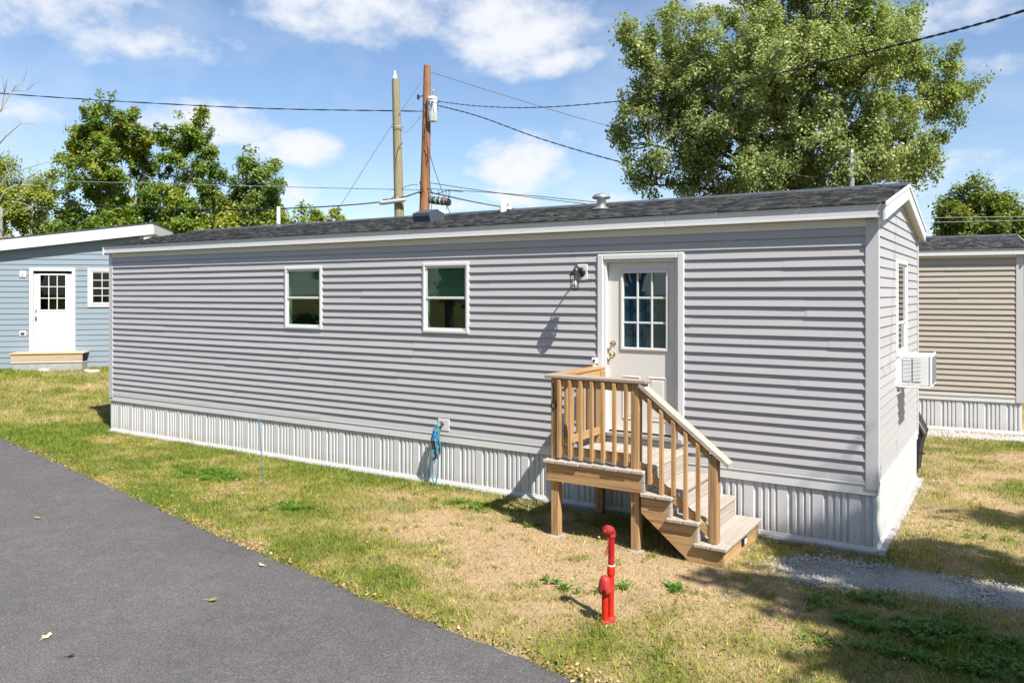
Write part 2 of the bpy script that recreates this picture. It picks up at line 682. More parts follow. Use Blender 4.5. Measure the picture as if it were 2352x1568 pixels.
def thing(name, label, cat, loc=(0, 0, 0), rz=0, group=None):
    o = bpy.data.objects.new(name, None)
    o.empty_display_size = .2
    o.location = loc
    o.rotation_euler = (0, 0, rz)
    col.objects.link(o)
    return tag(o, label, cat, group)


def big_mesh(name, verts, faces_idx, nper, mat, attrs=None, smooth=False):
    """fast numpy mesh with equally sized faces"""
    me = bpy.data.meshes.new(name)
    verts = np.asarray(verts, np.float32)
    idx = np.asarray(faces_idx, np.int32).reshape(-1)
    nf = len(idx) // nper
    me.vertices.add(len(verts))
    me.vertices.foreach_set('co', verts.ravel())
    me.loops.add(len(idx))
    me.loops.foreach_set('vertex_index', idx)
    me.polygons.add(nf)
    me.polygons.foreach_set('loop_start', np.arange(0, nf * nper, nper, dtype=np.int32))
    me.update(calc_edges=True)
    for an, (dt, dom, data) in (attrs or {}).items():
        a = me.attributes.new(an, dt, dom)
        key = 'color' if dt in ('FLOAT_COLOR', 'BYTE_COLOR') else 'value'
        a.data.foreach_set(key, np.asarray(data, np.float32).ravel())
    if smooth:
        me.polygons.foreach_set('use_smooth', np.ones(nf, bool))
    me.materials.append(M[mat])
    o = bpy.data.objects.new(name, me)
    col.objects.link(o)
    return o


# ------------------------------------------------------------------ value noise (numpy)
_lat = rng.random((256, 256))


def vnoise(x, y, sc, ox=0):
    x = np.asarray(x) * sc + ox + 500
    y = np.asarray(y) * sc + ox * 1.7 + 500
    xi, yi = np.floor(x).astype(int), np.floor(y).astype(int)
    fx, fy = x - xi, y - yi
    fx, fy = fx * fx * (3 - 2 * fx), fy * fy * (3 - 2 * fy)
    g = lambda a, b: _lat[a % 256, b % 256]
    return (g(xi, yi) * (1 - fx) + g(xi + 1, yi) * fx) * (1 - fy) + (g(xi, yi + 1) * (1 - fx) + g(xi + 1, yi + 1) * fx) * fy


def fbm(x, y, sc, o=4, ox=0):
    s, a, t = 0, 1, 0
    for i in range(o):
        s = s + a * vnoise(x, y, sc * 2 ** i, ox + 17 * i)
        t += a
        a *= .55
    return s / t


def sstep(a, b, x):
    t = np.clip((np.asarray(x, float) - a) / (b - a), 0, 1)
    return t * t * (3 - 2 * t)


# ------------------------------------------------------------------ ground, road
ROAD_X = np.array([-60, -30, -20, -14.08, -10.05, -7.09, -5.09, -4.14, -3.58, -2.63, -1.79, -1.30, 0.5, 3, 8, 20, 60])
ROAD_Y = np.array([6.0, 1.6, -.3, -1.44, -2.22, -2.82, -3.21, -3.36, -3.48, -3.63, -3.73, -3.82, -4.1, -4.35, -4.6, -4.9, -5.5])


def road_edge(x):
    return np.interp(x, ROAD_X, ROAD_Y) + .09 * (fbm(x, x * 0, 2.3, 3, 5) - .5) + .05 * (fbm(x, x * 0, 11, 3, 6) - .5)


def height(x, y):
    x, y = np.asarray(x, float), np.asarray(y, float)
    return .44 * sstep(-13.2, -20.0, x) * sstep(-3.5, 1.0, y) + .1 * sstep(-20, -40, x)


def patches(x, y):
    """green amount, gravel amount, bare soil amount"""
    x, y = np.asarray(x, float), np.asarray(y, float)
    n = fbm(x, y, .8, 4, 3)
    n2 = fbm(x, y, 2.6, 3, 40)
    g = .60 + (n - .5) * 1.2 + (n2 - .5) * 1.2
    blob = lambda cx, cy, rx, ry: np.exp(-(((x - cx) / rx) ** 2 + ((y - cy) / ry) ** 2))
    edge = y - np.interp(x, ROAD_X, ROAD_Y)
    g += .30 * np.exp(-((edge - .35) / .45) ** 2) * sstep(-.3, -3.5, x)
    g -= .95 * blob(-1.7, -2.0, 1.2, .75)
    g -= .65 * blob(-3.2, -1.7, 1.4, .55)
    g -= .40 * blob(-5.0, -1.0, 1.3, .4)
    g -= .3 * blob(.9, 4.5, 1.5, 2.2)
    g += .5 * blob(-8.3, -1.3, .6, .3) + .45 * blob(-6.0, -2.0, .35, .25) + .35 * blob(-4.5, -.75, .5, .2)
    g += .55 * blob(1.0, -1.95, .9, .35) + .35 * blob(.6, -.6, .5, .4) + .3 * blob(1.5, 1.4, .8, .5) + .25 * blob(-9.5, -.8, 3, .9)
    g += .15 * sstep(-8, -14, x) + .35 * sstep(-15, -17, y)
    gr = 1.45 * np.exp(-((y + .72 - .10 * (x - .3)) / .36) ** 2) * sstep(-1.05, -.35, x) * sstep(9, 6, x)
    gr += 1.1 * sstep(7.35, 7.75, y - .1 * x) * sstep(9.2, 8.6, y - .1 * x) * sstep(-14, -12, x)
    gr = np.clip((gr + (n2 - .5) * .9) * 1.3 - .25, 0, 1)
    soil = np.clip(1.1 * blob(-20.4, 3.2, 1.3, .5) + .55 * blob(-5.4, -1.45, .35, .12) + .6 * blob(-10.3, -1.75, .4, .15) + (n2 - .6) * .5, 0, 1)
    return np.clip(g, 0, 1), gr, soil


def axis_coords(lo, hi, step, far):
    c = [np.arange(lo, hi + step / 2, step)]
    s, v, out = step, hi, []
    while v < far:
        s *= 1.35
        v += s
        out.append(v)
    s, v, inn = step, lo, []
    while v > -far:
        s *= 1.35
        v -= s
        inn.append(v)
    return np.concatenate([np.array(inn[::-1]), c[0], np.array(out)])


def build_ground():
    gx = axis_coords(-24, 4.5, .085, 900)
    gy = axis_coords(-6, 9.5, .085, 900)
    X, Y = np.meshgrid(gx, gy, indexing='ij')
    z = height(X, Y)
    near = np.exp(-((np.abs(X + 8) / 40) ** 4 + (np.abs(Y) / 40) ** 4))
    z = z + ((fbm(X, Y, 1.1, 3, 9) - .5) * .035 + (fbm(X, Y, 6, 2, 21) - .5) * .018) * near
    d = Y - road_edge(X)
    z = z - .06 * sstep(.06, -.05, d)
    hx = sstep(-13.6, -13.1, X) * sstep(.6, .05, X) * sstep(-.35, .02, Y) * sstep(4.3, 3.8, Y)
    z = z * (1 - hx) + (-.05) * hx
    g, gr, soil = patches(X, Y)
    nx, ny = X.shape
    V = np.stack([X, Y, z], -1).reshape(-1, 3)
    i = (np.arange(nx - 1)[:, None] * ny + np.arange(ny - 1)[None, :]).ravel()
    F = np.stack([i, i + ny, i + ny + 1, i + 1], -1)
    colr = np.stack([g, gr, soil, np.ones_like(g)], -1).reshape(-1, 4)
    o = big_mesh('lawn', V, F, 4, 'lawn_soil', {'patch': ('FLOAT_COLOR', 'POINT', colr)}, True)
    tag(o, 'patchy dry lawn stretching around the gray mobile home', 'lawn', kind='structure')
    # road sheet
    xs = axis_coords(-16, 3, .05, 300)
    ts = np.array([0, .004, .05, .12, .25, .45, .7, 1.0])
    e = road_edge(xs)
    V = []
    far = -16 - .02 * xs
    for x, ye, yf in zip(xs, e, far):
        for t in ts:
            y = ye + (yf - ye) * t
            zz = float(height(x, y)) + .004 - (.03 if t == 0 else 0) + (.012 * math.sin(t * 3.14))
            V.append((x, y, zz))
    n = len(ts)
    i = (np.arange(len(xs) - 1)[:, None] * n + np.arange(n - 1)[None, :]).ravel()
    F = np.stack([i, i + 1, i + n + 1, i + n], -1)
    o = big_mesh('road', V, F, 4, 'asphalt', smooth=True)
    tag(o, 'dark asphalt road running past the lawn', 'road', kind='structure')


build_ground()


def in_house(x, y, mg=.0):
    return (x > -13.15 - mg) & (x < .08 + mg) & (y > -.07 - mg) & (y < 3.78 + mg)


def tan_local(x, y):
    c, s = math.cos(.103), math.sin(.103)
    dx, dy = x + .308, y - 8.384
    return dx * c + dy * s, -dx * s + dy * c


def build_grass():
    regs = [(-14.5, 4.5, -5.0, 0.3, 3500, 1.0), (-1.0, 4.5, 0, 8.6, 2300, 1.0), (-23, -12.9, -4, 6.0, 950, 1.5)]
    allv, allc = [], []
    for x0, x1, y0, y1, dens, sz in regs:
        n = int((x1 - x0) * (y1 - y0) * dens)
        x, y = rng.uniform(x0, x1, n), rng.uniform(y0, y1, n)
        g, gr, soil = patches(x, y)
        e = y - road_edge(x)
        tl, tn = tan_local(x, y)
        keep = (e > .05 - .16 * fbm(x, y, 9, 2, 200)) & ~in_house(x, y) & (rng.random(n) > gr * 1.05) & (rng.random(n) > soil * .85) & (tn < -.05)
        bl = (x + 21.28) * -math.sin(R(46.4)) + (y - 3.864) * math.cos(R(46.4))
        keep &= ~((bl > -.05) & (x < -14))
        spot = np.clip((fbm(x, y, 5.5, 2, 130) - .66) * 9, 0, 1)
        g = np.maximum(g, spot * .9)
        gg = np.clip(g + rng.normal(0, .2, n), 0, 1)
        keep &= rng.random(n) < (.42 + .58 * g)
        # thin, under the deck
        x, y, g, gg, e = x[keep], y[keep], g[keep], gg[keep], e[keep]
        n = len(x)
        tuft = fbm(x, y, 7, 2, 77)
        h = (.014 + .030 * g * rng.random(n) + .022 * rng.random(n) + .22 * np.clip(tuft - .60, 0, 1) * rng.random(n)) * sz
        h *= np.where(rng.random(n) < .03, 1.6, 1)
        w = rng.uniform(.0022, .0052, n) * sz * 1.15
        a = rng.uniform(0, 2 * np.pi, n)
        lean = rng.uniform(.1, 1.15, n) * (1.35 - .5 * g)
        la = rng.uniform(0, 2 * np.pi, n)
        z = height(x, y) - .004 + (fbm(x, y, 1.1, 3, 9) - .5) * .035 + (fbm(x, y, 6, 2, 21) - .5) * .018
        p0 = np.stack([x - np.cos(a) * w, y - np.sin(a) * w, z], -1)
        p1 = np.stack([x + np.cos(a) * w, y + np.sin(a) * w, z], -1)
        tip = np.stack([x + np.cos(la) * lean * h, y + np.sin(la) * lean * h, z + h], -1)
        allv.append(np.stack([p0, p1, tip], 1).reshape(-1, 3))
        straw = np.array([.46, .335, .165])
        yel = np.array([.325, .30, .045])
        grn = np.array([.12, .20, .018])
        t = gg[:, None]
        c = np.where(t < .5, straw + (yel - straw) * t * 2, yel + (grn - yel) * (t - .5) * 2)
        c = c * rng.uniform(.55, 1.3, (n, 1)) * (.62 + .76 * fbm(x, y, 11, 2, 91))[:, None]
        allc.append(np.repeat(np.concatenate([c, np.ones((n, 1))], 1), 3, 0))
    V = np.concatenate(allv)
    C = np.concatenate(allc)
    o = big_mesh('grass', V, np.arange(len(V)), 3, 'grass_blade', {'col': ('FLOAT_COLOR', 'POINT', C)})
    tag(o, 'short patchy grass, part green and part dried to straw', 'grass', kind='stuff')


build_grass()


def quads(cent, nrm_t, nrm_b, L, W, fold=0.0):
    """leaf rhombi: centre, long axis, short axis"""
    a = cent - nrm_t * L[:, None] * .5
    b = cent + nrm_b * W[:, None] * .5
    c = cent + nrm_t * L[:, None] * .5
    d = cent - nrm_b * W[:, None] * .5
    if fold:
        nn = np.cross(nrm_t, nrm_b)
        b = b + nn * W[:, None] * fold
        d = d + nn * W[:, None] * fold
    return np.stack([a, b, c, d], 1).reshape(-1, 3)


def unit(v):
    return v / (np.linalg.norm(v, axis=-1, keepdims=True) + 1e-9)


def build_weeds():
    cs = []
    for cx, cy, rx, ry, n in [(.85, -1.72, .5, .16, 52), (.3, -1.95, .4, .10, 30), (1.05, -2.25, .35, .22, 44), (.45, -2.35, .4, .10, 22), (1.9, -1.9, .6, .5, 40), (-.2, -1.7, .3, .15, 14), (.15, -1.35, .4, .12, 14),
                              (-8.35, -1.3, .5, .2, 40), (-6.0, -2.0, .3, .18, 14), (-4.4, -.72, .55, .14, 20), (-3.35, -1.0, .25, .1, 6),
                              (-2.6, -.55, .3, .2, 5), (1.3, 1.3, .5, .4, 16), (-2.0, -2.45, .25, .08, 8), (-1.75, -2.2, .15, .08, 4), (-1.35, -1.95, .1, .06, 3), (-1.2, -2.05, .1, .06, 3)]:
        for _ in range(n):
            cs.append((rng.normal(cx, rx * .6), rng.normal(cy, ry * .6)))
    V, C = [], []
    for x, y in cs:
        if y < float(road_edge(np.array([x]))[0]) + .05 or bool(in_house(x, y)):
            continue
        n = int(rng.integers(14, 34))
        r = np.abs(rng.normal(0, .045, n))
        a = rng.uniform(0, 6.283, n)
        hz = rng.uniform(.008, .05, n)
        ce = np.stack([x + r * np.cos(a), y + r * np.sin(a), float(height(x, y)) + hz], -1)
        t = unit(np.stack([np.cos(a), np.sin(a), rng.uniform(-.2, .9, n)], -1))
        b = unit(np.stack([-np.sin(a), np.cos(a), rng.uniform(-.3, .3, n)], -1))
        L = rng.uniform(.022, .05, n)
        V.append(quads(ce, t, b, L, L * .55, .12))
        c = np.array([.10, .24, .035]) * rng.uniform(.6, 1.4, (n, 1)) + np.array([.04, .02, 0]) * rng.random((n, 1))
        C.append(np.repeat(np.concatenate([c, np.ones((n, 1))], 1), 4, 0))
    V, C = np.concatenate(V), np.concatenate(C)
    o = big_mesh('weeds', V, np.arange(len(V)), 4, 'foliage', {'col': ('FLOAT_COLOR', 'POINT', C)})
    tag(o, 'low broadleaf green weeds growing through the dry lawn', 'weeds', kind='stuff')


build_weeds()


def build_litter():
    n = 2600
    x = rng.uniform(-14.5, 3, n)
    d = rng.normal(.01, .055, n)
    dens = fbm(x, x * 0, 1.5, 3, 60)
    k = rng.random(n) < np.clip(dens * 1.7 - .3, .1, 1)
    x, d = x[k], d[k]
    y = road_edge(x) + d
    m_ = 900
    x2 = rng.uniform(-13, 1.3, m_)
    y2 = road_edge(x2) + rng.uniform(0, 1, m_) ** 1.5 * 3.3
    ok = ~in_house(x2, y2, .1)
    x, y = np.concatenate([x, x2[ok]]), np.concatenate([y, y2[ok]])
    n = len(x)
    a = rng.uniform(0, 6.283, n)
    t = unit(np.stack([np.cos(a), np.sin(a), rng.uniform(-.35, .35, n)], -1))
    b = unit(np.stack([-np.sin(a), np.cos(a), rng.uniform(-.35, .35, n)], -1))
    L = rng.uniform(.015, .05, n)
    ce = np.stack([x, y, height(x, y) + rng.uniform(.010, .03, n)], -1)
    V = quads(ce, t, b, L, L * rng.uniform(.3, .7, n), .15)
    pal = np.array([[.42, .22, .09], [.50, .34, .17], [.33, .14, .06], [.46, .38, .2]])
    c = pal[rng.integers(0, 4, n)] * rng.uniform(.6, 1.15, (n, 1))
    C = np.repeat(np.concatenate([c, np.ones((n, 1))], 1), 4, 0)
    o = big_mesh('leaf_litter', V, np.arange(len(V)), 4, 'litter', {'col': ('FLOAT_COLOR', 'POINT', C)})
    tag(o, 'scattered brown leaf crumbs gathered along the road edge', 'leaf litter', kind='stuff')


build_litter()


def build_gravel():
    oc = np.array([[1, 0, 0], [-1, 0, 0], [0, 1, 0], [0, -1, 0], [0, 0, 1], [0, 0, -1]], float)
    fc = np.array([[0, 2, 4], [2, 1, 4], [1, 3, 4], [3, 0, 4], [2, 0, 5], [1, 2, 5], [3, 1, 5], [0, 3, 5]])
    V, F, k = [], [], 0
    for x0, x1, y0, y1, n, s in [(-1.2, 4.5, -2.0, .6, 30000, 1), (-4, 4.5, 7.2, 8.7, 9000, 1.3), (-.2, .6, .2, 6.5, 2500, 1)]:
        x, y = rng.uniform(x0, x1, n), rng.uniform(y0, y1, n)
        g, gr, so = patches(x, y)
        tl, tn = tan_local(x, y)
        keep = ((rng.random(n) < gr * 1.2 - .1) | (rng.random(n) < .02)) & ~in_house(x, y, -.03) & (tn < -.02)
        if s == 1 and y0 > 0:
            keep = (rng.random(n) < .25 * np.exp(-(x - .12) ** 2 / .03)) & ~in_house(x, y, -.03)
        for px, py in zip(x[keep], y[keep]):
            r = rng.uniform(.006, .019) * s
            d = oc * (r * rng.uniform(.6, 1.4, (6, 1))) * np.array([1, 1, .7])
            a = rng.uniform(0, 6.28)
            ca, sa = math.cos(a), math.sin(a)
            dx = d[:, 0] * ca - d[:, 1] * sa
            dy = d[:, 0] * sa + d[:, 1] * ca
            V.append(np.stack([px + dx, py + dy, d[:, 2] + float(height(px, py)) + r * .3], -1))
            F.append(fc + k)
            k += 6
    o = big_mesh('gravel', np.concatenate(V), np.concatenate(F), 3, 'gravel_stone')
    tag(o, 'loose pale gravel strewn beside the house corner', 'gravel', kind='stuff')


build_gravel()

# ------------------------------------------------------------------ house pieces
def siding(parent, u0, u1, z0, z1, tf, mat, lap=.1016, proj=.0135, openings=(), seam=3.66, left=None, right=None, seed=1, name='siding_plank', lap_lift=.0026):
    """clapboard courses cut round the openings; left/right give the wall ends at a height (gables)"""
    rd = random.Random(seed)
    zz, row = z0, 0
    left = left or (lambda z: u0)
    right = right or (lambda z: u1)
    off = rd.uniform(0, seam)
    while zz < z1 - .012:
        zt = min(zz + lap, z1)
        if row % 2 == 0:
            off = (off + seam * rd.choice((.33, .47, .61))) % seam
        cuts = {u0, u1}
        s = u0 + off
        seams = []
        while s < u1:
            if s - u0 > .3 and u1 - s > .3:
                cuts.add(s)
                seams.append(s)
            s += seam
        for (a, b, c, d) in openings:
            if d > zz and c < zt:
                cuts |= {a, b}
        cuts = sorted(cuts)
        for ua, ub in zip(cuts, cuts[1:]):
            if ub - ua < .01:
                continue
            mid = (ua + ub) / 2
            spans = [(zz, zt)]
            for (a, b, c, d) in openings:
                if a - 1e-6 < mid < b + 1e-6 and d > zz and c < zt:
                    ns = []
                    for (p, q) in spans:
                        if c > p:
                            ns.append((p, min(q, c)))
                        if d < q:
                            ns.append((max(p, d), q))
                    spans = [x for x in ns if x[1] - x[0] > .006]
            for (p, q) in spans:
                pr = lambda z: .0015 + (proj - .0015) * (1 - (z - zz) / lap)
                lift = rd.choice((0, lap_lift)) + rd.uniform(0, .0012)
                prof = [(p, 0.0), (p, pr(p) + lift), (p + .004, pr(p) + lift + .0004), ((p + q) / 2, pr((p + q) / 2) + lift * .6), (q, pr(q) + lift * .2)]
                A, B = max(ua, left(p)), min(ub, right(p))
                if B - A < .01:
                    continue
                n = max(1, int((B - A) / .45))
                mb = MB(tf)
                wob = [rd.uniform(-.0011, .0011) for _ in range(n + 1)]
                pts = []
                for (z, d_) in prof:
                    L_, R_ = max(ua, left(z)), min(ub, right(z))
                    if R_ < L_:
                        L_ = R_ = (L_ + R_) / 2
                    for i in range(n + 1):
                        pts.append((L_ + (R_ - L_) * i / n, d_ + (wob[i] if d_ else 0), z))
                w = n + 1
                mb.add(pts, [(j * w + i, j * w + i + 1, (j + 1) * w + i + 1, (j + 1) * w + i) for j in range(4) for i in range(n)])
                mb.build(name, mat, parent)
        zz += lap
        row += 1


def window(parent, u0, u1, z0, z1, tf, trim='trim_white', blind=True, glass='glass_green', grid=None, bar=.5, deep=.1, prd=.035, screen=True):
    """single-hung window; n = 0 wall face, positive outwards"""
    fw = .035
    f = MB(tf)
    for a, b in (((u0, -.02, z0), (u0 + fw, prd, z1)), ((u1 - fw, -.02, z0), (u1, prd, z1)), ((u0 + fw, -.02, z1 - fw), (u1 - fw, prd, z1)), ((u0 + fw, -.02, z0), (u1 - fw, prd, z0 + fw))):
        f.box(a, b, .004)
    for a, b in (((u0 - .014, 0, z0 - .014), (u0, .022, z1 + .014)), ((u1, 0, z0 - .014), (u1 + .014, .022, z1 + .014)), ((u0, 0, z1), (u1, .022, z1 + .014)), ((u0, 0, z0 - .014), (u1, .022, z0))):
        f.box(a, b, .003)
    w = f.build('window', trim, parent)
    zm = z0 + (z1 - z0) * bar
    sw = .03
    for (za, zb, n0) in ((z0 + fw, zm + .012, .006), (zm - .012, z1 - fw, .016)):
        s = MB(tf)
        s.box((u0 + fw, n0 - .012, za), (u0 + fw + sw, n0, zb), .003)
        s.box((u1 - fw - sw, n0 - .012, za), (u1 - fw, n0, zb), .003)
        s.box((u0 + fw + sw, n0 - .012, za), (u1 - fw - sw, n0, za + sw), .003)
        s.box((u0 + fw + sw, n0 - .012, zb - sw), (u1 - fw - sw, n0, zb), .003)
        s.build('sash', trim, w)
        g = MB(tf)
        g.box((u0 + fw + sw - .002, n0 - .009, za + sw - .002), (u1 - fw - sw + .002, n0 - .005, zb - sw + .002))
        g.build('pane', glass, w)
        if grid:
            gm = MB(tf)
            A, B, Cc, D = u0 + fw + sw, u1 - fw - sw, za + sw, zb - sw
            for i in range(1, grid[0]):
                x = A + (B - A) * i / grid[0]
                gm.box((x - .009, n0 - .004, Cc), (x + .009, n0 + .002, D))
            for i in range(1, grid[1]):
                z = Cc + (D - Cc) * i / grid[1]
                gm.box((A, n0 - .0045, z - .009), (B, n0 + .0015, z + .009))
            gm.build('muntin', trim, w)
    j = MB(tf)
    a, b, c, d = u0 + fw * .6, u1 - fw * .6, z0 + fw * .6, z1 - fw * .6
    j.add([(a, -.02, c), (b, -.02, c), (b, -.02, d), (a, -.02, d), (a, -deep, c), (b, -deep, c), (b, -deep, d), (a, -deep, d)],
          [(0, 1, 5, 4), (1, 2, 6, 5), (2, 3, 7, 6), (3, 0, 4, 7)])
    j.build('jamb_liner', 'jamb_inside', w)
    k = MB(tf)
    k.box((a - .4, -deep - .62, c - .3), (b + .4, -deep - .6, d + .3))
    k.box((a - .4, -deep - .6, c - .3), (a - .39, -deep - .002, d + .3))
    k.box((b + .39, -deep - .6, c - .3), (b + .4, -deep - .002, d + .3))
    k.box((a - .4, -deep - .6, c - .31), (b + .4, -deep - .002, c - .3))
    k.box((a - .4, -deep - .6, d + .3), (b + .4, -deep - .002, d + .31))
    k.build('room_interior', 'dark_inside', w)
    if blind:
        bl = MB(tf)
        z = d - .03
        bl.box((a + .01, -deep + .02, d - .03), (b - .01, -deep + .05, d), .003)
        while z > zm + .02:
            bl.add([(a + .02, -deep + .022, z - .007), (b - .02, -deep + .022, z - .007), (b - .02, -deep + .036, z + .011), (a + .02, -deep + .036, z + .011)], [(0, 1, 2, 3)])
            z -= .024
        bl.build('blind', 'blind', w)
    if screen:
        for (u, z) in ((u1 - fw - sw * .7, z0 + fw + .02), (u0 + fw + sw * .5, z1 - fw - .03)):
            lt = MB(tf)
            lt.lathe([(.010, 0), (.012, .003), (.012, .008), (.006, .012)], (u, .018, z), 10, 1)
            lt.build('latch', 'trim_white', w)
    return w


def panel_door(parent, u0, u1, z0, z1, tf, mat, glass, n0, lite, panels, knobs, knobmat='brass', trim='trim_white'):
    d = MB(tf)
    A, B, Cc, D = lite
    for a, b in (((u0, n0 - .045, z0), (A, n0, z1)), ((B, n0 - .045, z0), (u1, n0, z1)), ((A, n0 - .045, D), (B, n0, z1)), ((A, n0 - .045, z0), (B, n0, Cc))):
        d.box(a, b)
    door = d.build('door', mat, parent)
    f = MB(tf)
    w = .032
    for a, b in (((A - w, n0, Cc - w), (A, n0 + .016, D + w)), ((B, n0, Cc - w), (B + w, n0 + .016, D + w)), ((A, n0, D), (B, n0 + .016, D + w)), ((A, n0, Cc - w), (B, n0 + .016, Cc))):
        f.box(a, b, .005)
    f.build('lite_frame', mat, door)
    g = MB(tf)
    g.box((A, n0 - .024, Cc), (B, n0 - .018, D))
    g.build('pane', glass, door)
    for i in (1, 2):
        m_ = MB(tf)
        x = A + (B - A) * i / 3
        m_.box((x - .011, n0 - .017, Cc), (x + .011, n0 - .002, D), .003)
        m_.build('muntin', trim, door)
        m_ = MB(tf)
        z = Cc + (D - Cc) * i / 3
        m_.box((A, n0 - .0165, z - .011), (B, n0 - .004, z + .011), .003)
        m_.build('muntin', trim, door)
    bk = MB(tf)
    bk.box((A - .3, n0 - .75, Cc - .2), (B + .3, n0 - .73, D + .2))
    bk.box((A - .3, n0 - .73, Cc - .2), (A - .29, n0 - .05, D + .2))
    bk.box((B + .29, n0 - .73, Cc - .2), (B + .3, n0 - .05, D + .2))
    bk.box((A - .3, n0 - .73, Cc - .21), (B + .3, n0 - .05, Cc - .2))
    bk.box((A - .3, n0 - .73, D + .2), (B + .3, n0 - .05, D + .21))
    bk.build('room_interior', 'dark_inside', door)
    for (a, b, c, e) in panels:
        p = MB(tf)
        s = .022
        o = [(a, n0 + .001, c), (b, n0 + .001, c), (b, n0 + .001, e), (a, n0 + .001, e)]
        q = [(a + s, n0 - .006, c + s), (b - s, n0 - .006, c + s), (b - s, n0 - .006, e - s), (a + s, n0 - .006, e - s)]
        t = [(a + s * 1.6, n0 + .006, c + s * 1.6), (b - s * 1.6, n0 + .006, c + s * 1.6), (b - s * 1.6, n0 + .006, e - s * 1.6), (a + s * 1.6, n0 + .006, e - s * 1.6)]
        oo = [(a - .012, n0 + .0005, c - .012), (b + .012, n0 + .0005, c - .012), (b + .012, n0 + .0005, e + .012), (a - .012, n0 + .0005, e + .012)]
        om = [(a - .004, n0 + .010, c - .004), (b + .004, n0 + .010, c - .004), (b + .004, n0 + .010, e + .004), (a - .004, n0 + .010, e + .004)]
        p.add(oo + om + o + t, [(i + 4 * k, (i + 1) % 4 + 4 * k, (i + 1) % 4 + 4 * k + 4, i + 4 * k + 4) for k in range(3) for i in range(4)] + [(12, 13, 14, 15)])
        p.build('door_panel', mat, door)
    for (u, z, r) in knobs:
        k = MB(tf)
        k.lathe([(.033, 0), (.033, .006), (.014, .012), (.012, .03), (r, .042), (r * 1.05, .056), (r * .75, .068), (.002, .071)], (u, n0, z), 16, 1)
        k.build('door_knob', knobmat, door, True)
    return door


SK = 0.35


def skirt_profile():
    # one skirting panel, 0.35 m: raised ribs of uneven spacing
    p = [(0, -.020)]
    for c, w in ((.030, .016), (.100, .016), (.165, .016), (.262, .050)):
        p += [(c - w - .010, -.020), (c - w, -.004), (c + w, -.004), (c + w + .010, -.020)]
    p += [(SK, -.020)]
    return p


def skirting(parent, u0, u1, z0, z1, tf, mat='skirt_white', band=True, bandtop=.68):
    prof = skirt_profile()
    u = u0
    rd = random.Random(int(abs(u0 * 100)) + 3)
    while u < u1 - .01:
        e = min(u + SK, u1)
        pts, q = [], [x for x in prof if u + x[0] < e - 1e-4]
        q = [(u + a, n) for a, n in q] + [(e, -.020)]
        lean = rd.uniform(-.0015, .0015)
        for z in (z0, z1):
            pts += [(a, n + lean, z) for a, n in q]
        n = len(q)
        mb = MB(tf)
        mb.add(pts, [(i, i + 1, n + i + 1, n + i) for i in range(n - 1)])
        mb.build('skirting_panel', mat, parent)
        u = e
    for a, b, nm in ((z1 - .006, bandtop - .022, 'skirting_band'), (bandtop - .022, bandtop, 'band_lip')):
        m_ = MB(tf)
        d = .016 if nm == 'skirting_band' else .024
        s = u0
        while s < u1 - .05:
            e = min(s + 3.6, u1)
            mb = MB(tf)
            mb.box((s + .001, -.03, a), (e - .001, d, b), .003)
            mb.build(nm, 'trim_white', parent)
            s = e
    t = MB(tf)
    t.box((u0, -.028, z0 - .012), (u1, .004, z0 + .012), .002)
    t.box((u0, -.028, z0 - .03), (u1, .022, z0 - .012), .002)
    t.build('skirting_track', 'trim_white', parent)


def shingle_roof(parent, x0, x1, ye, ze, yr, zr, seed, name='shingle_layer', expo=.13):
    """laminated shingles laid in courses on one slope, uneven tabs"""
    rd = np.random.default_rng(seed)
    L = math.hypot(yr - ye, zr - ze)
    dy, dz = (yr - ye) / L, (zr - ze) / L
    ny, nz = -dz * np.sign(dy), abs(dy)
    V, tone = [], []
    n = int(L / expo) + 1
    F = []
    for r in range(n):
        s0, s1 = r * expo, min(r * expo + expo * 1.15, L)
        x = x0
        while x < x1 - .005:
            w = rd.uniform(.04, .14)
            e = min(x + w, x1)
            t = .011 + (.004 if rd.random() < .5 else 0) + rd.uniform(0, .002)
            tn = rd.choice([.1, .25, .4, .55, .75, .95]) * rd.uniform(.8, 1.1)
            k = len(V)
            for (xx, s, h) in ((x, s0, .0), (e, s0, .0), (x, s0, t), (e, s0, t), (x, s1, .003), (e, s1, .003)):
                V.append((xx, ye + dy * s + ny * h, ze + dz * s + nz * h))
            F += [(k, k + 1, k + 3, k + 2), (k + 2, k + 3, k + 5, k + 4), (k, k + 2, k + 4, k + 4), (k + 1, k + 5, k + 3, k + 3)][:2]
            tone += [tn] * 2
            x = e
    o = big_mesh(name, V, F, 4, 'shingle', {'tone': ('FLOAT', 'FACE', tone)})
    o.parent = parent
    o['kind'] = 'stuff'
    return o


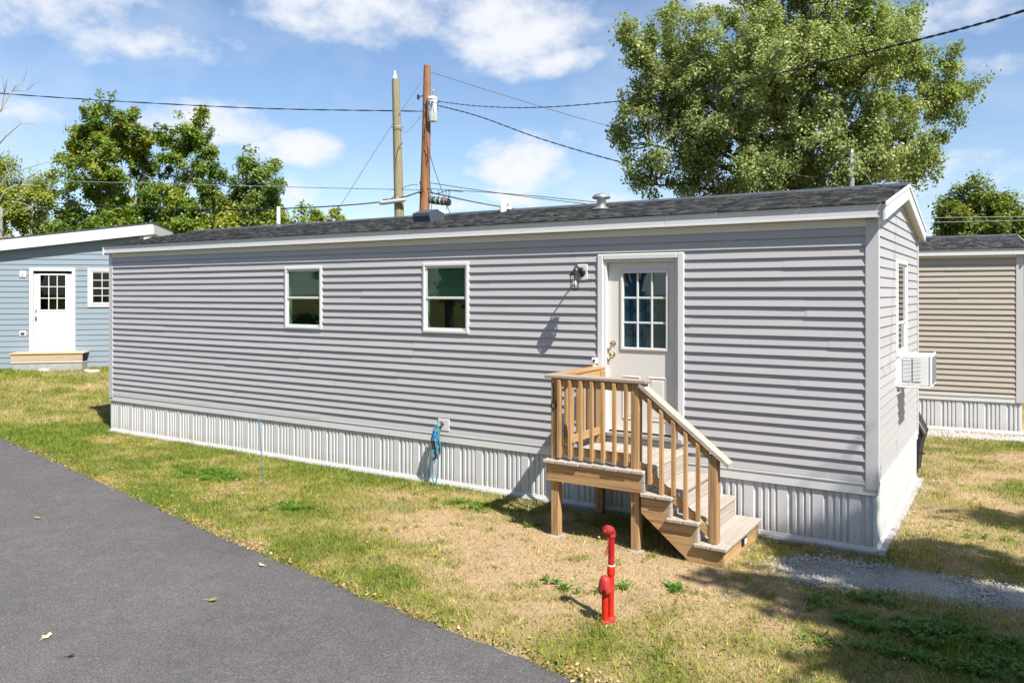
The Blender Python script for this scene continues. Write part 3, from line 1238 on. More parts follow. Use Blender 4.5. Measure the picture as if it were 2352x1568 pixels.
def mobile_home(root, x0, x1, W, sid, openings, side_open, ze=3.435, zr=3.83, zf=3.285, ovr=.10, ovl=.08, sidez=.68, seed=1, right_side=True):
    """long box with a low gable; local x along the front (x1 right end), y inwards"""
    front = lambda u, n, z: (u, -n, z)
    right = lambda u, n, z: (x1 + n, u, z)
    ym = W / 2
    slope = (zr - ze) / (ym + .125)
    rz = lambda y: ze + (min(y, W - y) + .125) * slope
    # core walls
    c = MB()
    hw = .0
    c.add([(x0, .0, .55), (x1, .0, .55), (x1, W, .55), (x0, W, .55), (x0, 0, 3.27), (x1, 0, 3.27), (x1, W, 3.27), (x0, W, 3.27)], [(2, 3, 7, 6), (3, 0, 4, 7), (0, 3, 2, 1)])
    # front and right sheathing with the openings left free
    def sheath(u0, u1, z0, z1, ops, tf):
        us = sorted({u0, u1, *[a for o in ops for a in o[:2]]})
        zs = sorted({z0, z1, *[a for o in ops for a in o[2:]]})
        for a, b in zip(us, us[1:]):
            for p, q in zip(zs, zs[1:]):
                if any(o[0] <= (a + b) / 2 <= o[1] and o[2] <= (p + q) / 2 <= o[3] for o in ops):
                    continue
                c.add([tf(a, -.001, p), tf(b, -.001, p), tf(b, -.001, q), tf(a, -.001, q)], [(0, 1, 2, 3)])
    sheath(x0, x1, .55, 3.27, openings, front)
    sheath(0, W, .55, 3.2, side_open, right)
    c.add([(x1 - .001, 0, 3.2), (x1 - .001, W, 3.2), (x1 - .001, W, rz(W) - .03), (x1 - .001, ym, zr - .03), (x1 - .001, 0, rz(0) - .03)], [(0, 1, 2, 3, 4)])
    c.add([(x0, 0, 3.27), (x0, W, 3.27), (x0, ym, zr - .03)], [(0, 1, 2)])
    wall = c.build('wall', sid, root)
    siding(wall, x0 + .09, x1 - .09, sidez + .002, 3.22, front, sid, proj=.0215, openings=openings, seed=seed)
    gl = lambda z: max(.075, (z + .10 - ze) / slope - .125) if z > 3.28 else .075
    siding(wall, .075, W - .075, sidez + .002, zr - .12, right, sid, openings=side_open, left=gl, right=lambda z: W - gl(z), seed=seed + 1, seam=5, lap_lift=0)
    # frieze, corner posts
    fr = MB(front)
    fr.box((x0 + .09, 0, 3.205), (x1 - .09, .024, 3.284), .002)
    fr.build('frieze_trim', 'soffit_beige', wall)
    for (a, b) in ((x0 - .018, x0 + .092), (x1 - .092, x1 + .018)):
        p = MB()
        if a > (x0 + x1) / 2:
            p.prism([(a, -.027), (x1 + .024, -.027), (x1 + .024, .078), (x1 + .0, .078), (x1, 0), (a, 0)], sidez - .06, 3.28, 2)
        else:
            p.prism([(x0 - .021, -.027), (b, -.027), (b, 0), (x0, 0), (x0, .078), (x0 - .021, .078)], sidez - .06, 3.28, 2)
        p.build('corner_post', 'trim_gray', root)
    p = MB()
    p.prism([(x1, W - .078), (x1 + .024, W - .078), (x1 + .024, W + .02), (x1, W + .02)], sidez - .06, rz(W) - .1, 2)
    p.build('corner_post', 'trim_gray', root)
    # roof
    xl, xr = x0 - ovl, x1 + ovr
    r = MB()
    t = .035
    ye = -.125
    r.prism([(ye + .03, ze - .014), (ym, zr - .02), (W - ye - .03, ze - .014), (W - ye - .03, ze - .02 - t), (ym, zr - .02 - t), (ye + .03, ze - .02 - t)], xl, xr - .012, 0)
    roof = r.build('roof', 'roof_box', root)
    shingle_roof(roof, xl, xr, ye + .002, ze - .016, ym, zr - .012, seed + 3)
    shingle_roof(roof, xl, xr, W - ye - .002, ze - .016, ym, zr - .012, seed + 4)
    cap = MB()
    cap.prism([(ym - .15, zr - .02 - .15 * slope), (ym, zr + .016), (ym + .15, zr - .02 - .15 * slope), (ym, zr - .005)], xl - .002, xr + .004, 0)
    cap.build('ridge_cap', 'roof_box', roof)
    for yy, sg in ((-.1, 1), (W + .1, -1)):
        s = xl
        while s < xr - .01:
            e = min(s + 3.66, xr - .002)
            f = MB()
            zb = zf + random.uniform(-.001, .001)
            f.box((s + .0008, yy, zb), (e - .0008, yy + .018 * sg, ze - .018), .003)
            f.box((s + .0008, yy - .004 * sg, zb), (e - .0008, yy, zb + .02), .002)
            f.build('fascia', 'trim_white', root)
            s += 3.66 if e < xr - .01 else 99
        so = MB()
        so.box((xl + .01, min(yy + .018 * sg, 0 if sg > 0 else W), zf + .004), (xr - .02, max(yy + .018 * sg, 0 if sg > 0 else W), zf + .016))
        so.build('soffit', 'soffit_beige', root)
    # rake boards, drip edge and rake soffit on the right gable
    for sg in (1, -1):
        Y = lambda y: y if sg > 0 else W - y
        f = MB()
        top = lambda y: ze - .03 + (y + .125) * slope
        f.prism([(Y(-.118), top(-.118) - .15), (Y(-.118), top(-.118)), (Y(ym - .0005), top(ym)), (Y(ym - .0005), top(ym) - .15)], xr - .022, xr, 0)
        f.build('rake_board', 'trim_white', root)
        d = MB()
        d.prism([(Y(-.135), top(-.135) - .012), (Y(-.135), top(-.135) + .026), (Y(ym - .0005), top(ym) + .026), (Y(ym - .0005), top(ym) - .012)], xr + .0005, xr + .012, 0)
        d.build('drip_edge', 'trim_white', roof)
        s = MB()
        s.prism([(Y(-.09), top(-.09) - .135), (Y(-.09), top(-.09) - .122), (Y(ym - .0005), top(ym) - .122), (Y(ym - .0005), top(ym) - .135)], x1 + .001, xr - .0225, 0)
        s.build('soffit', 'soffit_beige', root)
        f = MB()
        f.prism([(Y(-.118), top(-.118) - .15), (Y(-.118), top(-.118)), (Y(ym - .0005), top(ym)), (Y(ym - .0005), top(ym) - .15)], xl, xl + .02, 0)
        f.build('rake_board', 'trim_white', root)
    # skirting
    skirting(root, x0, x1 - .0, .04, .565, front)
    skirting(root, .02, W, .04, .565, right)
    sk = MB()
    sk.add([(x0, W, 0), (x1, W, 0), (x1, W, .56), (x0, W, .56), (x0, 0, 0), (x0, 0, .56)], [(0, 1, 2, 3), (4, 0, 3, 5)])
    sk.build('skirting_back', 'skirt_white', root)
    pad = MB()
    pad.box((x0 - .08, -.075, -.12), (x1 + .085, W + .08, .012), .008)
    pad.build('concrete_pad', 'concrete', root)
    return wall, front, right, rz, slope


# ------------------------------------------------------------------ the gray home
house = thing('mobile_home', 'long light gray clapboard mobile home with white skirting in the middle', 'house')
WIN = [(-8.36, -7.575, 2.01, 2.945), (-5.65, -4.895, 2.02, 2.948)]
DOOR = (-3.0, -1.975, .87, 2.985)
SWIN = (1.40, 2.33, 1.83, 2.92)
wall, FT, RT, RZ, SL = mobile_home(house, -13.06, 0, 3.69, 'siding_gray', WIN + [DOOR], [SWIN])
for w in WIN:
    window(house, *w, FT)
window(house, *SWIN, RT, blind=False, bar=.34)
# door frame and door
fr = MB(FT)
a, b, c, d = DOOR
for p, q in (((a - .02, -.02, c), (a + .055, .036, d + .02)), ((b - .055, -.02, c), (b + .02, .036, d + .02)), ((a + .055, -.02, d - .045), (b - .055, .036, d + .02))):
    fr.box(p, q, .008)
for p, q in (((a + .055, -.13, c), (a + .085, .012, d - .045)), ((b - .085, -.13, c), (b - .055, .012, d - .045)), ((a + .085, -.13, d - .075), (b - .085, .012, d - .045))):
    fr.box(p, q, .005)
fr.build('door_frame', 'trim_white', house)
panel_door(house, -2.912, -2.06, .945, 2.908, FT, 'door_cream', 'glass_door', -.05, (-2.722, -2.194, 1.92, 2.782),
           [(-2.72, -2.52, 1.10, 1.575), (-2.40, -2.20, 1.10, 1.575)], [(-2.855, 1.83, .028), (-2.848, 1.962, .022)])
cu = MB(FT)  # sheet added behind the door glass to lighten it, imitating pale reflections
nn = 24
cu.add([(-2.73 + .545 * i / nn, -.105 + .006 * math.sin(i * 1.9), z) for z in (1.91, 2.79) for i in range(nn + 1)], [(i, i + 1, nn + 2 + i, nn + 1 + i) for i in range(nn)])
cu.build('door_glass_backing', 'slate_backing', [o for o in house.children if o.name.startswith('door') and o.name.split('.')[0] == 'door'][0])
sl_ = MB(FT)
sl_.box((a + .0, -.13, .885), (b - .0, .05, .925), .005)
sl_.build('door_sill', 'galvanised', house)
# porch lantern
lamp = MB(FT)
lamp.box((-3.29, .002, 2.705), (-3.155, .024, 2.895), .006)
lamp = lamp.build('porch_lantern', 'trim_white', house)
lamp['label'] = 'black lantern on a white block beside the door'
m_ = MB(FT)
m_.lathe([(.056, 0), (.056, .008), (.046, .018), (.03, .028), (.012, .034)], (-3.235, .024, 2.80), 20, 1)
m_.tube([(-3.225, .05, 2.81), (-3.22, .12, 2.85), (-3.215, .20, 2.862), (-3.21, .245, 2.84)], .010, 8)
m_.build('lamp_arm', 'black_metal', lamp, True)
LX, LN, LZ = -3.21, .245, 2.585
m_ = MB(FT)
m_.lathe([(.004, .262), (.011, .258), (.011, .245), (.022, .238), (.022, .23), (.07, .185), (.074, .178), (.074, .172), (.012, .172)], (LX, LN, LZ), 6)
for k in range(6):
    t = math.pi * 2 * k / 6
    m_.tube([(LX + .048 * math.cos(t), LN + .048 * math.sin(t), LZ + .01), (LX + .060 * math.cos(t), LN + .060 * math.sin(t), LZ + .174)], .0045, 5)
m_.lathe([(.002, -.012), (.03, -.004), (.052, .004), (.052, .012), (.004, .012)], (LX, LN, LZ), 6)
m_.build('lantern_cage', 'black_metal', lamp)
m_ = MB(FT)
m_.lathe([(.045, .012), (.057, .172)], (LX, LN, LZ), 6)
m_.build('lantern_glass', 'glass_clear', lamp)
m_ = MB(FT)
m_.lathe([(.004, .05), (.02, .055), (.027, .075), (.022, .098), (.012, .115), (.012, .135), (.004, .137)], (LX, LN, LZ), 14)
m_.build('bulb', 'bulb', lamp, True)
# hose bib block
m_ = MB(FT)
m_.box((-5.395, .003, .715), (-5.205, .026, .875), .005)
hb = m_.build('hose_bib_block', 'trim_white', house)
m_ = MB(FT)
m_.tube([(-5.30, .02, .805), (-5.30, .075, .805), (-5.30, .095, .785), (-5.30, .10, .76)], .011, 10)
m_.lathe([(.004, 0), (.026, .002), (.028, .008), (.020, .014), (.004, .016)], (-5.30, .075, .825), 12)
m_.build('spigot', 'black_metal', hb, True)
m_ = MB(FT)
for i in range(3):
    m_.box((-9.93 + i * .022, .0135, .775), (-9.915 + i * .022, .0155, .79))
m_.build('siding_clip', 'plastic_gray', house)
# roof fittings
rp = lambda y: 3.435 + (y + .125) * SL
x, y = -3.53, 1.12
v = MB()
v.lathe([(.14, 0), (.10, .02), (.062, .045), (.062, .15), (.066, .155)], (x, y, rp(y) - .02), 22)
v.lathe([(.03, .146), (.112, .146), (.124, .158), (.124, .168), (.10, .197), (.055, .215), (.005, .22)], (x, y, rp(y) - .02), 22)
v.build('roof_vent', 'galvanised', house, True)['label'] = 'round metal mushroom vent'
x, y = -5.46, 1.75
v = MB()
v.tube([(x, y - .07, rp(y) - .06), (x, y - .07, rp(y) + .06)] + [(x, y - .07 * math.cos(t), rp(y) + .06 + .075 * math.sin(t)) for t in np.linspace(.25, math.pi, 9)] + [(x, y + .07, rp(y) + .03)], .052, 16)
v.build('vent_pipe', 'pvc_white', house, True)['label'] = 'white gooseneck vent pipe'
x, y = -10.3, 1.55
v = MB()
v.lathe([(.12, -.02), (.07, .04), (.05, .05)], (x, y, rp(y)), 16)
v.build('pipe_boot', 'roof_box', house, True)
v = MB()
v.lathe([(.034, -.02), (.034, .36), (.028, .36), (.028, .30)], (x, y, rp(y)), 16)
v.build('vent_pipe', 'pvc_white', house, True)
# hooded exhaust box near the ridge
x, y = -6.20, .80
v = MB()
z = rp(y)
v.prism([(-.15, -.05), (.17, .02), (.17, .12), (.0, .165), (-.19, .10), (-.19, .055)], -.155, .155, 0)
v.tf = lambda a, b, c: (x + a, y + b, z + c)
hood = v.build('exhaust_hood', 'roof_box', house)
v = MB(lambda a, b, c: (x + a, y + b, z + c))
v.box((-.19, -.24, -.062), (.19, -.10, -.035))
v.build('flashing', 'roof_box', house)
v = MB(lambda a, b, c: (x - .62 + a, y + 1.1 + b, rp(1.7) - .09 + c))
v.lathe([(.05, .0), (.05, .1), (.13, .12), (.135, .15), (.10, .19), (.02, .2)], (0, 0, 0), 16)
v.build('roof_cap_vent', 'pvc_white', house, True)

# ------------------------------------------------------------------ porch
porch = thing('porch_steps', 'small wooden porch landing with stair and railing at the front door', 'porch')
DT = .81
pi_ = 0
x = -3.045
for i in range(8):
    w = (-1.905 + 3.045) / 8
    fy_ = -1.275 + random.uniform(-.008, .008)
    m_ = MB()
    m_.box((x + .003, fy_, DT - .038 + random.uniform(-.001, .001)), (x + w - .003, -.03, DT + random.uniform(-.002, .001)), .007)
    m_.build('deck_board', 'deckwood_y', porch)
    x += w


def pc(name, a, b, mat, bev=.005):
    m_ = MB()
    m_.box(a, b, bev)
    return m_.build(name, mat, porch)


pc('rim_joist', (-3.02, -1.245, .585), (-1.945, -1.207, DT - .039), 'wood_x')
pc('rim_joist', (-3.02, -1.207, .585), (-2.982, -.04, DT - .039), 'wood_y')
pc('rim_joist', (-1.983, -1.207, .585), (-1.945, -.04, DT - .039), 'wood_y')
pc('rim_joist', (-2.982, -.075, .585), (-1.983, -.04, DT - .039), 'wood_x')
pc('joist', (-2.52, -1.207, .60), (-2.482, -.075, DT - .039), 'wood_y')
P4 = .089
posts = [(-2.982, -1.207, -.05, 1.655), (-1.983 - P4, -1.207, -.05, 1.655), (-2.982, -.075 - P4, -.05, 1.655), (-1.983 - P4, -.075 - P4, -.05, .771)]
for i, (px, py, z0, z1) in enumerate(posts):
    p = pc('post', (px, py, z0), (px + P4, py + P4, z1), 'wood_z', .006)
# precast post footings
for (px, py, z0, z1) in posts[:2]:
    m_ = MB()
    m_.lathe([(.10, -.06), (.095, .002), (.085, .008), (.01, .009)], (px + P4 / 2, py + P4 / 2, 0), 16)
    m_.build('footing', 'concrete', porch)
# front guard
FYf = -1.207
pc('cap_rail', (-3.05, -1.235, 1.656), (-1.90, -1.095, 1.694), 'capwood_x', .008)
pc('top_rail', (-2.982 + P4, -1.20, 1.57), (-1.983 - P4, -1.165, 1.655), 'wood_x')
pc('bottom_rail', (-2.982 + P4, -1.20, .865), (-1.983 - P4, -1.165, .95), 'wood_x')
for i in range(7):
    bx_ = -2.982 + P4 + .002 + i * (1.0 - P4 * 1.0 - .03) / 7
    m_ = MB()
    m_.box((bx_, -1.238, .83), (bx_ + .035, -1.2005, 1.645), .003)
    m_.build('baluster', 'wood_z', porch)
# left side guard
pc('cap_rail', (-3.05, -1.094, 1.656), (-2.91, -.035, 1.694), 'wood_y', .008)
pc('top_rail', (-2.955, -1.207 + P4, 1.57), (-2.918, -.075 - P4, 1.655), 'wood_y')
pc('bottom_rail', (-2.955, -1.207 + P4, .915), (-2.918, -.075 - P4, 1.00), 'wood_y')
for i in range(6):
    by_ = -1.207 + P4 + .07 + i * .14
    m_ = MB()
    m_.box((-2.992, by_, .87), (-2.9555, by_ + .035, 1.65), .003)
    m_.build('baluster', 'wood_z', porch)
# stairs: treads in two boards each, risers, stringers
TR = [(-1.945, -1.615, .598), (-1.675, -1.35, .398), (-1.405, -1.085, .198)]
for i, (xa, xb, z) in enumerate(TR):
    w = (xb - xa) / 2
    for k in range(2):
        m_ = MB()
        m_.box((xa + k * w + .002, -1.285 + random.uniform(-.006, .006), z - .037), (xa + (k + 1) * w - .002, -.085, z), .007)
        m_.build('tread', 'deckwood_y', porch)
RS = [(-1.944, .600, .77), (-1.672, .400, .561), (-1.402, .200, .361)]
for (xr, z0, z1) in RS:
    pc('riser', (xr, -1.245, z0 + .001), (xr + .034, -.10, (z0 + z1) / 2 - .002), 'deckwood_y', .003)
    pc('riser', (xr, -1.245, (z0 + z1) / 2 + .002), (xr + .034, -.10, z1), 'deckwood_y', .003)
pc('riser', (-1.156, -1.245, -.02), (-1.118, -.10, .160), 'wood_y', .003)
for ys in (-1.245, -.14):
    m_ = MB()
    m_.prism([(-1.944, .40), (-1.42, -.02), (-1.157, -.02), (-1.157, .160), (-1.402, .160), (-1.402, .36), (-1.672, .36), (-1.672, .56), (-1.944, .56)], ys, ys + .038, 1)
    m_.build('stringer', 'wood_x', porch)
m_ = MB()
m_.box((-1.24 - P4 / 2, -1.207, .199), (-1.24 + P4 / 2, -1.207 + P4, 1.03), .006)
m_.build('post', 'wood_z', porch)
# sloping rails
def slope_bar(name, xa, za, xb, zb, h, y0, y1, mat):
    m_ = MB()
    m_.prism([(xa, za), (xb, zb), (xb, zb + h), (xa, za + h)], y0, y1, 1)
    return m_.build(name, mat, porch)


xa, xb = -1.983 + .001, -1.24 - P4 / 2
k_ = (1.02 - 1.60) / (-1.24 + 1.983)
slope_bar('stair_cap_rail', xa + .003, 1.625, -1.085, 1.625 + k_ * (-1.085 - xa), .043, -1.232, -1.094, 'deckwood_x')
slope_bar('stair_top_rail', xa + .001, 1.53, xb, 1.53 + k_ * (xb - xa), .09, -1.20, -1.165, 'wood_x')
slope_bar('stair_bottom_rail', xa + .001, .80, xb, .80 + k_ * (xb - xa), .09, -1.20, -1.165, 'wood_x')
for i in range(5):
    bx_ = xa + .10 + i * .122
    zt = 1.60 + k_ * (bx_ - xa)
    zb = max(.60 if bx_ < -1.615 else (.40 if bx_ < -1.35 else .2), .76 + k_ * (bx_ - xa)) + .004
    m_ = MB()
    m_.prism([(bx_, zb), (bx_ + .035, zb), (bx_ + .035, zt + k_ * .035), (bx_, zt)], -1.238, -1.2005, 1)
    m_.build('baluster', 'wood_z', porch)
# house number 1 over 0 on the corner post
num = MB()
num.box((-2.956, -1.2135, 1.44), (-2.942, -1.2075, 1.60), .002)
num.box((-2.966, -1.2133, 1.582), (-2.955, -1.2077, 1.592), .002)
num.box((-2.964, -1.2133, 1.44), (-2.934, -1.2077, 1.45), .002)
num = num.build('number_one', 'black_metal', porch)
num = MB()
num.tube([(-2.945 + .026 * math.cos(t), -1.2105, 1.375 + .045 * math.sin(t)) for t in np.linspace(0, 2 * math.pi, 25)], .0075, 6)
num.build('number_zero', 'black_metal', porch, True)
# step light on the bottom riser
m_ = MB()
m_.box((-1.118, -.71, .075), (-1.09, -.60, .155), .006)
sl2 = m_.build('step_light', 'black_plastic', porch)
m_ = MB()
m_.box((-1.091, -.695, .085), (-1.086, -.615, .135), .002)
m_.build('light_lens', 'clear_plastic', sl2)

cm = thing('rail_camera', 'tiny white camera standing on the rear end of the porch rail', 'camera', (-3.02, -.10, 1.694))
m_ = MB()
m_.lathe([(.03, 0), (.03, .006), (.012, .012), (.012, .03), (.004, .032)], (0, 0, 0), 12)
m_.build('stand', 'pvc_white', cm, True)
m_ = MB()
m_.box((-.032, -.028, .03), (.032, .03, .10), .010)
m_.build('camera_body', 'pvc_white', cm)
m_ = MB()
m_.lathe([(.015, 0), (.015, .006), (.004, .007)], (.006, -.0345, .067), 14, 1)
m_.build('camera_lens', 'black_plastic', cm, True)

# ------------------------------------------------------------------ hose
hose = thing('garden_hose', 'coiled blue expandable hose hanging from the wall spigot', 'hose', (-5.30, -.1, 0))
def loop(cx, y, z0, z1, w, n=28, ph=0.0, wob=.01):
    out = []
    for i in range(n + 1):
        t = 2 * math.pi * i / n
        s = .5 + .5 * math.cos(t)
        out.append((cx + w * math.sin(t) * (1.15 - .6 * s) + wob * math.sin(3 * t + ph), y + .012 * math.sin(2 * t + ph), z0 + (z1 - z0) * s))
    return out
m_ = MB(lambda a, b, c: (a + .0, b, c))
for k, (cx, z0, z1, w) in enumerate([(-.045, .36, .80, .06), (-.035, .40, .79, .05), (-.02, .37, .81, .055), (-.05, .45, .78, .045), (-.03, .04, .66, .055)]):
    m_.tube(loop(cx, -.01 - .016 * k, z0, z1, w, ph=k), .0095, 8)
m_.tube([(-.03, -.02, .62), (-.045, -.03, .48), (-.04, -.04, .42), (-.06, -.05, .30)], .0095, 8)
m_.build('hose_tube', 'hose_blue', hose, True)
m_ = MB()
m_.tube([(-.035, -.08, .60), (-.028, -.085, .70)], [.018, .024], 10)
m_.build('nozzle', 'hose_bright', hose, True)
m_ = MB()
m_.tube([(-.06, -.05, .74), (-.055, -.07, .62), (-.045, -.08, .52)], .014, 8)
m_.tube([(-.058, -.06, .34), (-.06, -.06, .38)], .014, 8)
m_.tube([(.01, -.05, .44), (.012, -.05, .50)], .016, 8)
m_.build('connector', 'black_plastic', hose, True)
m_ = MB()
m_.tube([(.01, -.055, .385), (.01, -.055, .43)], .019, 10)
m_.build('orange_collar', 'orange_plastic', hose, True)

stake = thing('marker_stake', 'thin teal marker stake leaning in the lawn in front of the skirting', 'stake', (-7.33, -1.32, 0))
m_ = MB()
m_.tube([(0, 0, -.05), (-.012, -.008, .3), (-.044, -.03, .85)], [.006, .006, .0045], 7)
m_.build('rod', 'stake_teal', stake, True)
m_ = MB()
m_.tube([(-.0445, -.0303, .835), (-.046, -.031, .87)], .009, 8)
m_.build('rod_cap', 'hose_bright', stake, True)

# ------------------------------------------------------------------ red standpipe
hyd = thing('red_standpipe', 'red painted standpipe with a capped bent outlet in the dry grass', 'standpipe', (-1.518, -2.88, 0), R(32.4))
m_ = MB()
lean = lambda z: (.018 + .012 * z, 0, z)
m_.tube([lean(z) for z in (-.05, .2, .355)], .0255, 18)
m_.build('riser_pipe', 'red_paint', hyd, True)
m_ = MB()
m_.tube([lean(.352), lean(.36), lean(.372), lean(.41), lean(.425), lean(.43)], [.026, .030, .0315, .0315, .030, .026], 18)
m_.build('coupling', 'red_paint', hyd, True)
m_ = MB()
m_.tube([lean(.4305), lean(.438)], .030, 18)
m_.build('white_band', 'pvc_white', hyd, True)
m_ = MB()
m_.tube([lean(.438), lean(.55), lean(.672)], .0245, 18)
m_.build('upper_pipe', 'red_crimson', hyd, True)
# elbow towards the road, with cap
el = MB()
P0 = np.array(lean(.665))
dr = np.array([-.62, -.78, 0])
arc = [P0 + np.array([0, 0, -.01]), P0 + np.array([0, 0, .012])]
for t in np.linspace(.12, math.pi / 2, 8):
    arc.append(P0 + np.array([0, 0, .012]) + dr * .042 * (1 - math.cos(t)) + np.array([0, 0, .042 * math.sin(t)]))
el.tube(arc, [.0315, .0315] + [.031] * 8, 18)
el.build('elbow', 'red_faded', hyd, True)
E0 = arc[-1]
cp = MB()
cp.tube([E0 - dr * .004, E0 + dr * .012, E0 + dr * .016, E0 + dr * .034, E0 + dr * .038, E0 + dr * .046, E0 + dr * .048, E0 + dr * .066],
        [.034, .038, .040, .040, .030, .028, .014, .012], 18)
cp.build('outlet_cap', 'red_faded', hyd, True)
# chain
for k in range(2):
    base = E0 + dr * (.010 + .018 * k) + np.array([.0, 0, -.044])
    ch = MB()
    for i in range(9):
        z = base[2] - i * .017
        cx, cy = base[0] + (.006 + .008 * k) * math.sin(i * .6), base[1]
        rr = .006
        ch.tube([(cx + (rr * math.cos(t) if i % 2 else 0), cy + (0 if i % 2 else rr * math.cos(t)), z - .008 + .011 * math.sin(t)) for t in np.linspace(0, 6.283, 9)], .0022, 5, False)
    ch.build('cap_chain', 'red_faded', hyd)
# second short stem with a bell-shaped hood in front
m_ = MB()
m_.tube([(-.030, -.040, -.05), (-.030, -.040, .245)], .0255, 18)
m_.build('short_stem', 'red_paint', hyd, True)
m_ = MB()
m_.lathe([(.02, .238), (.046, .236), (.056, .25), (.057, .268), (.052, .278), (.051, .30), (.043, .335), (.032, .358), (.02, .368), (.003, .370)], (-.030, -.048, 0), 20)
m_.build('hood', 'red_faded', hyd, True)
m_ = MB()
m_.tube([(-.032, -.095, .285), (-.034, -.118, .287)], [.018, .014], 10)
m_.tube([(-.034, -.118, .287), (-.034, -.126, .287)], [.008, .006], 6)
m_.build('hood_nut', 'red_faded', hyd, True)
m_ = MB()
m_.lathe([(.04, -.02), (.041, .018), (.035, .026), (.02, .028)], (-.030, -.040, 0), 18)
m_.lathe([(.038, -.02), (.039, .03), (.033, .04), (.02, .042)], (.019, 0, 0), 18)
m_.build('base_flange', 'red_faded', hyd, True)

# ------------------------------------------------------------------ window air conditioner
ac = thing('air_conditioner', 'white window air conditioner jutting from the side window', 'air conditioner', (0, 1.52, 1.49))
m_ = MB()
m_.box((-.1, .004, .012), (.335, .54, .356), .012)
m_.build('casing', 'ac_white', ac)
m_ = MB()
m_.box((.336, .0, .0), (.362, .545, .368), .008)
m_.build('back_rim', 'ac_white', ac)
m_ = MB()
m_.box((.3625, .03, .03), (.366, .515, .34))
m_.build('condenser_grille', 'ac_dark', ac)
m_ = MB()
m_.box((.07, .0005, .06), (.255, .0039, .325))
m_.build('louvre_recess', 'ac_dark', ac)
for i in range(17):
    z = .066 + i * .0152
    m_ = MB()
    m_.add([(.07, -.004, z), (.155, -.004, z), (.155, .0003, z + .008), (.07, .0003, z + .008), (.07, .0003, z), (.155, .0003, z)], [(0, 1, 2, 3), (0, 4, 5, 1)])
    m_.add([(.17, -.004, z), (.255, -.004, z), (.255, .0003, z + .008), (.17, .0003, z + .008), (.17, .0003, z), (.255, .0003, z)], [(0, 1, 2, 3), (0, 4, 5, 1)])
    m_.build('louvre', 'ac_white', ac)
m_ = MB()
m_.box((-.05, -.008, -.012), (.345, .548, .010), .004)
m_.build('base_tray', 'ac_white', ac)
m_ = MB()
m_.tube([(.03, .02, -.01), (.05, .02, -.06), (.01, .02, -.09)], .012, 8)
m_.build('bracket', 'ac_white', ac)
m_ = MB()
m_.box((.0, -.12, .02), (.014, .003, .34), .002)
m_.box((.0, .545, .02), (.014, .80, .34), .002)
m_.build('side_curtain', 'ac_white', ac)

# ------------------------------------------------------------------ covered grill behind the far corner
gr = thing('covered_grill', 'barbecue grill under a black cover behind the house corner', 'grill', (-.16, 4.32, 0))
prof = [(-.36, .0), (-.37, .25), (-.33, .52), (-.39, .60), (-.36, .70), (-.26, .86), (-.12, .97), (.0, .98), (.09, .88), (.155, .74), (.235, .58), (.20, .45), (.17, .30), (.15, .16), (.135, .06), (.13, .0)]
n = len(prof)
V, F = [], []
ks = 9
for j in range(ks):
    t = j / (ks - 1)
    yy = -.27 + .54 * t
    sh = 1 - .10 * abs(2 * t - 1) ** 3
    for i, (px, pz) in enumerate(prof):
        V.append((px * sh + .012 * math.sin(5 * i + 9 * t), yy + .012 * math.sin(i * 2.1), pz * (1 - .05 * abs(2 * t - 1) ** 4) + .004 * math.sin(7 * t + i)))
for j in range(ks - 1):
    for i in range(n - 1):
        F.append((j * n + i, j * n + i + 1, (j + 1) * n + i + 1, (j + 1) * n + i))
F += [tuple(range(n)), tuple((ks - 1) * n + i for i in range(n))[::-1]]
m_ = MB()
m_.add(V, F)
m_.build('grill_cover', 'grill_cover', gr, True)
m_ = MB()
m_.tube([(.235, -.275, .58), (.22, -.285, .62), (.15, -.285, .75), (.05, -.28, .9)], .006, 6)
m_.build('cover_seam', 'plastic_gray', gr)
m_ = MB()
m_.tube([(.12, -.24, .30), (.23, -.26, .295)], .012, 7)
m_.build('cover_strap', 'black_plastic', gr)

# ------------------------------------------------------------------ tan home behind
tan = thing('mobile_home', 'tan clapboard mobile home with white skirting behind the gray one', 'house', (-.308, 8.384, 0), .103)
mobile_home(tan, -9.5, 1.55, 3.7, 'siding_tan', [], [], ze=3.38, zr=3.72, zf=3.245, ovr=.12, sidez=.635, seed=21)

# ------------------------------------------------------------------ blue cottage
BA = R(46.4)
blue = thing('cottage', 'blue clapboard cottage with white trim and a single-slope roof on the left', 'house', (-21.282, 3.864, .40), BA)
BF = lambda u, n, z: (u, -n, z - .40)
xl, xr = -9.5, 1.79
rt = lambda u: 3.80 + (u + 1.876) * .134
bo = [(-1.13, .012, .86, 3.245), (.40, 1.25, 2.22, 3.19)]
c = MB(BF)
us = sorted({xl, xr, *[a for o in bo for a in o[:2]]})
zs = sorted({.2, 3.3, *[a for o in bo for a in o[2:]]})
for a, b in zip(us, us[1:]):
    for p, q in zip(zs, zs[1:]):
        if any(o[0] <= (a + b) / 2 <= o[1] and o[2] <= (p + q) / 2 <= o[3] for o in bo):
            continue
        q1, q2 = min(q, rt(a)), min(q, rt(b))
        c.add([(a, -.001, p), (b, -.001, p), (b, -.001, q2), (a, -.001, q1)], [(0, 1, 2, 3)])
c.add([(-5.5, -.001, 3.3), (xr, -.001, 3.3), (xr, -.001, rt(xr)), (-5.5, -.001, rt(-5.5))], [(0, 1, 2, 3)])
c.add([(xr, -.001, .2), (xr, -2.8, .2), (xr, -2.8, rt(xr)), (xr, -.001, rt(xr))], [(0, 1, 2, 3)])
c.add([(xl, -.001, .2), (xl, -2.8, .2), (xl, -2.8, rt(xl)), (xl, -.001, rt(xl))], [(0, 1, 2, 3)])
c.add([(xl, -2.8, .2), (xr, -2.8, .2), (xr, -2.8, rt(xr)), (xl, -2.8, rt(xl))], [(0, 1, 2, 3)])
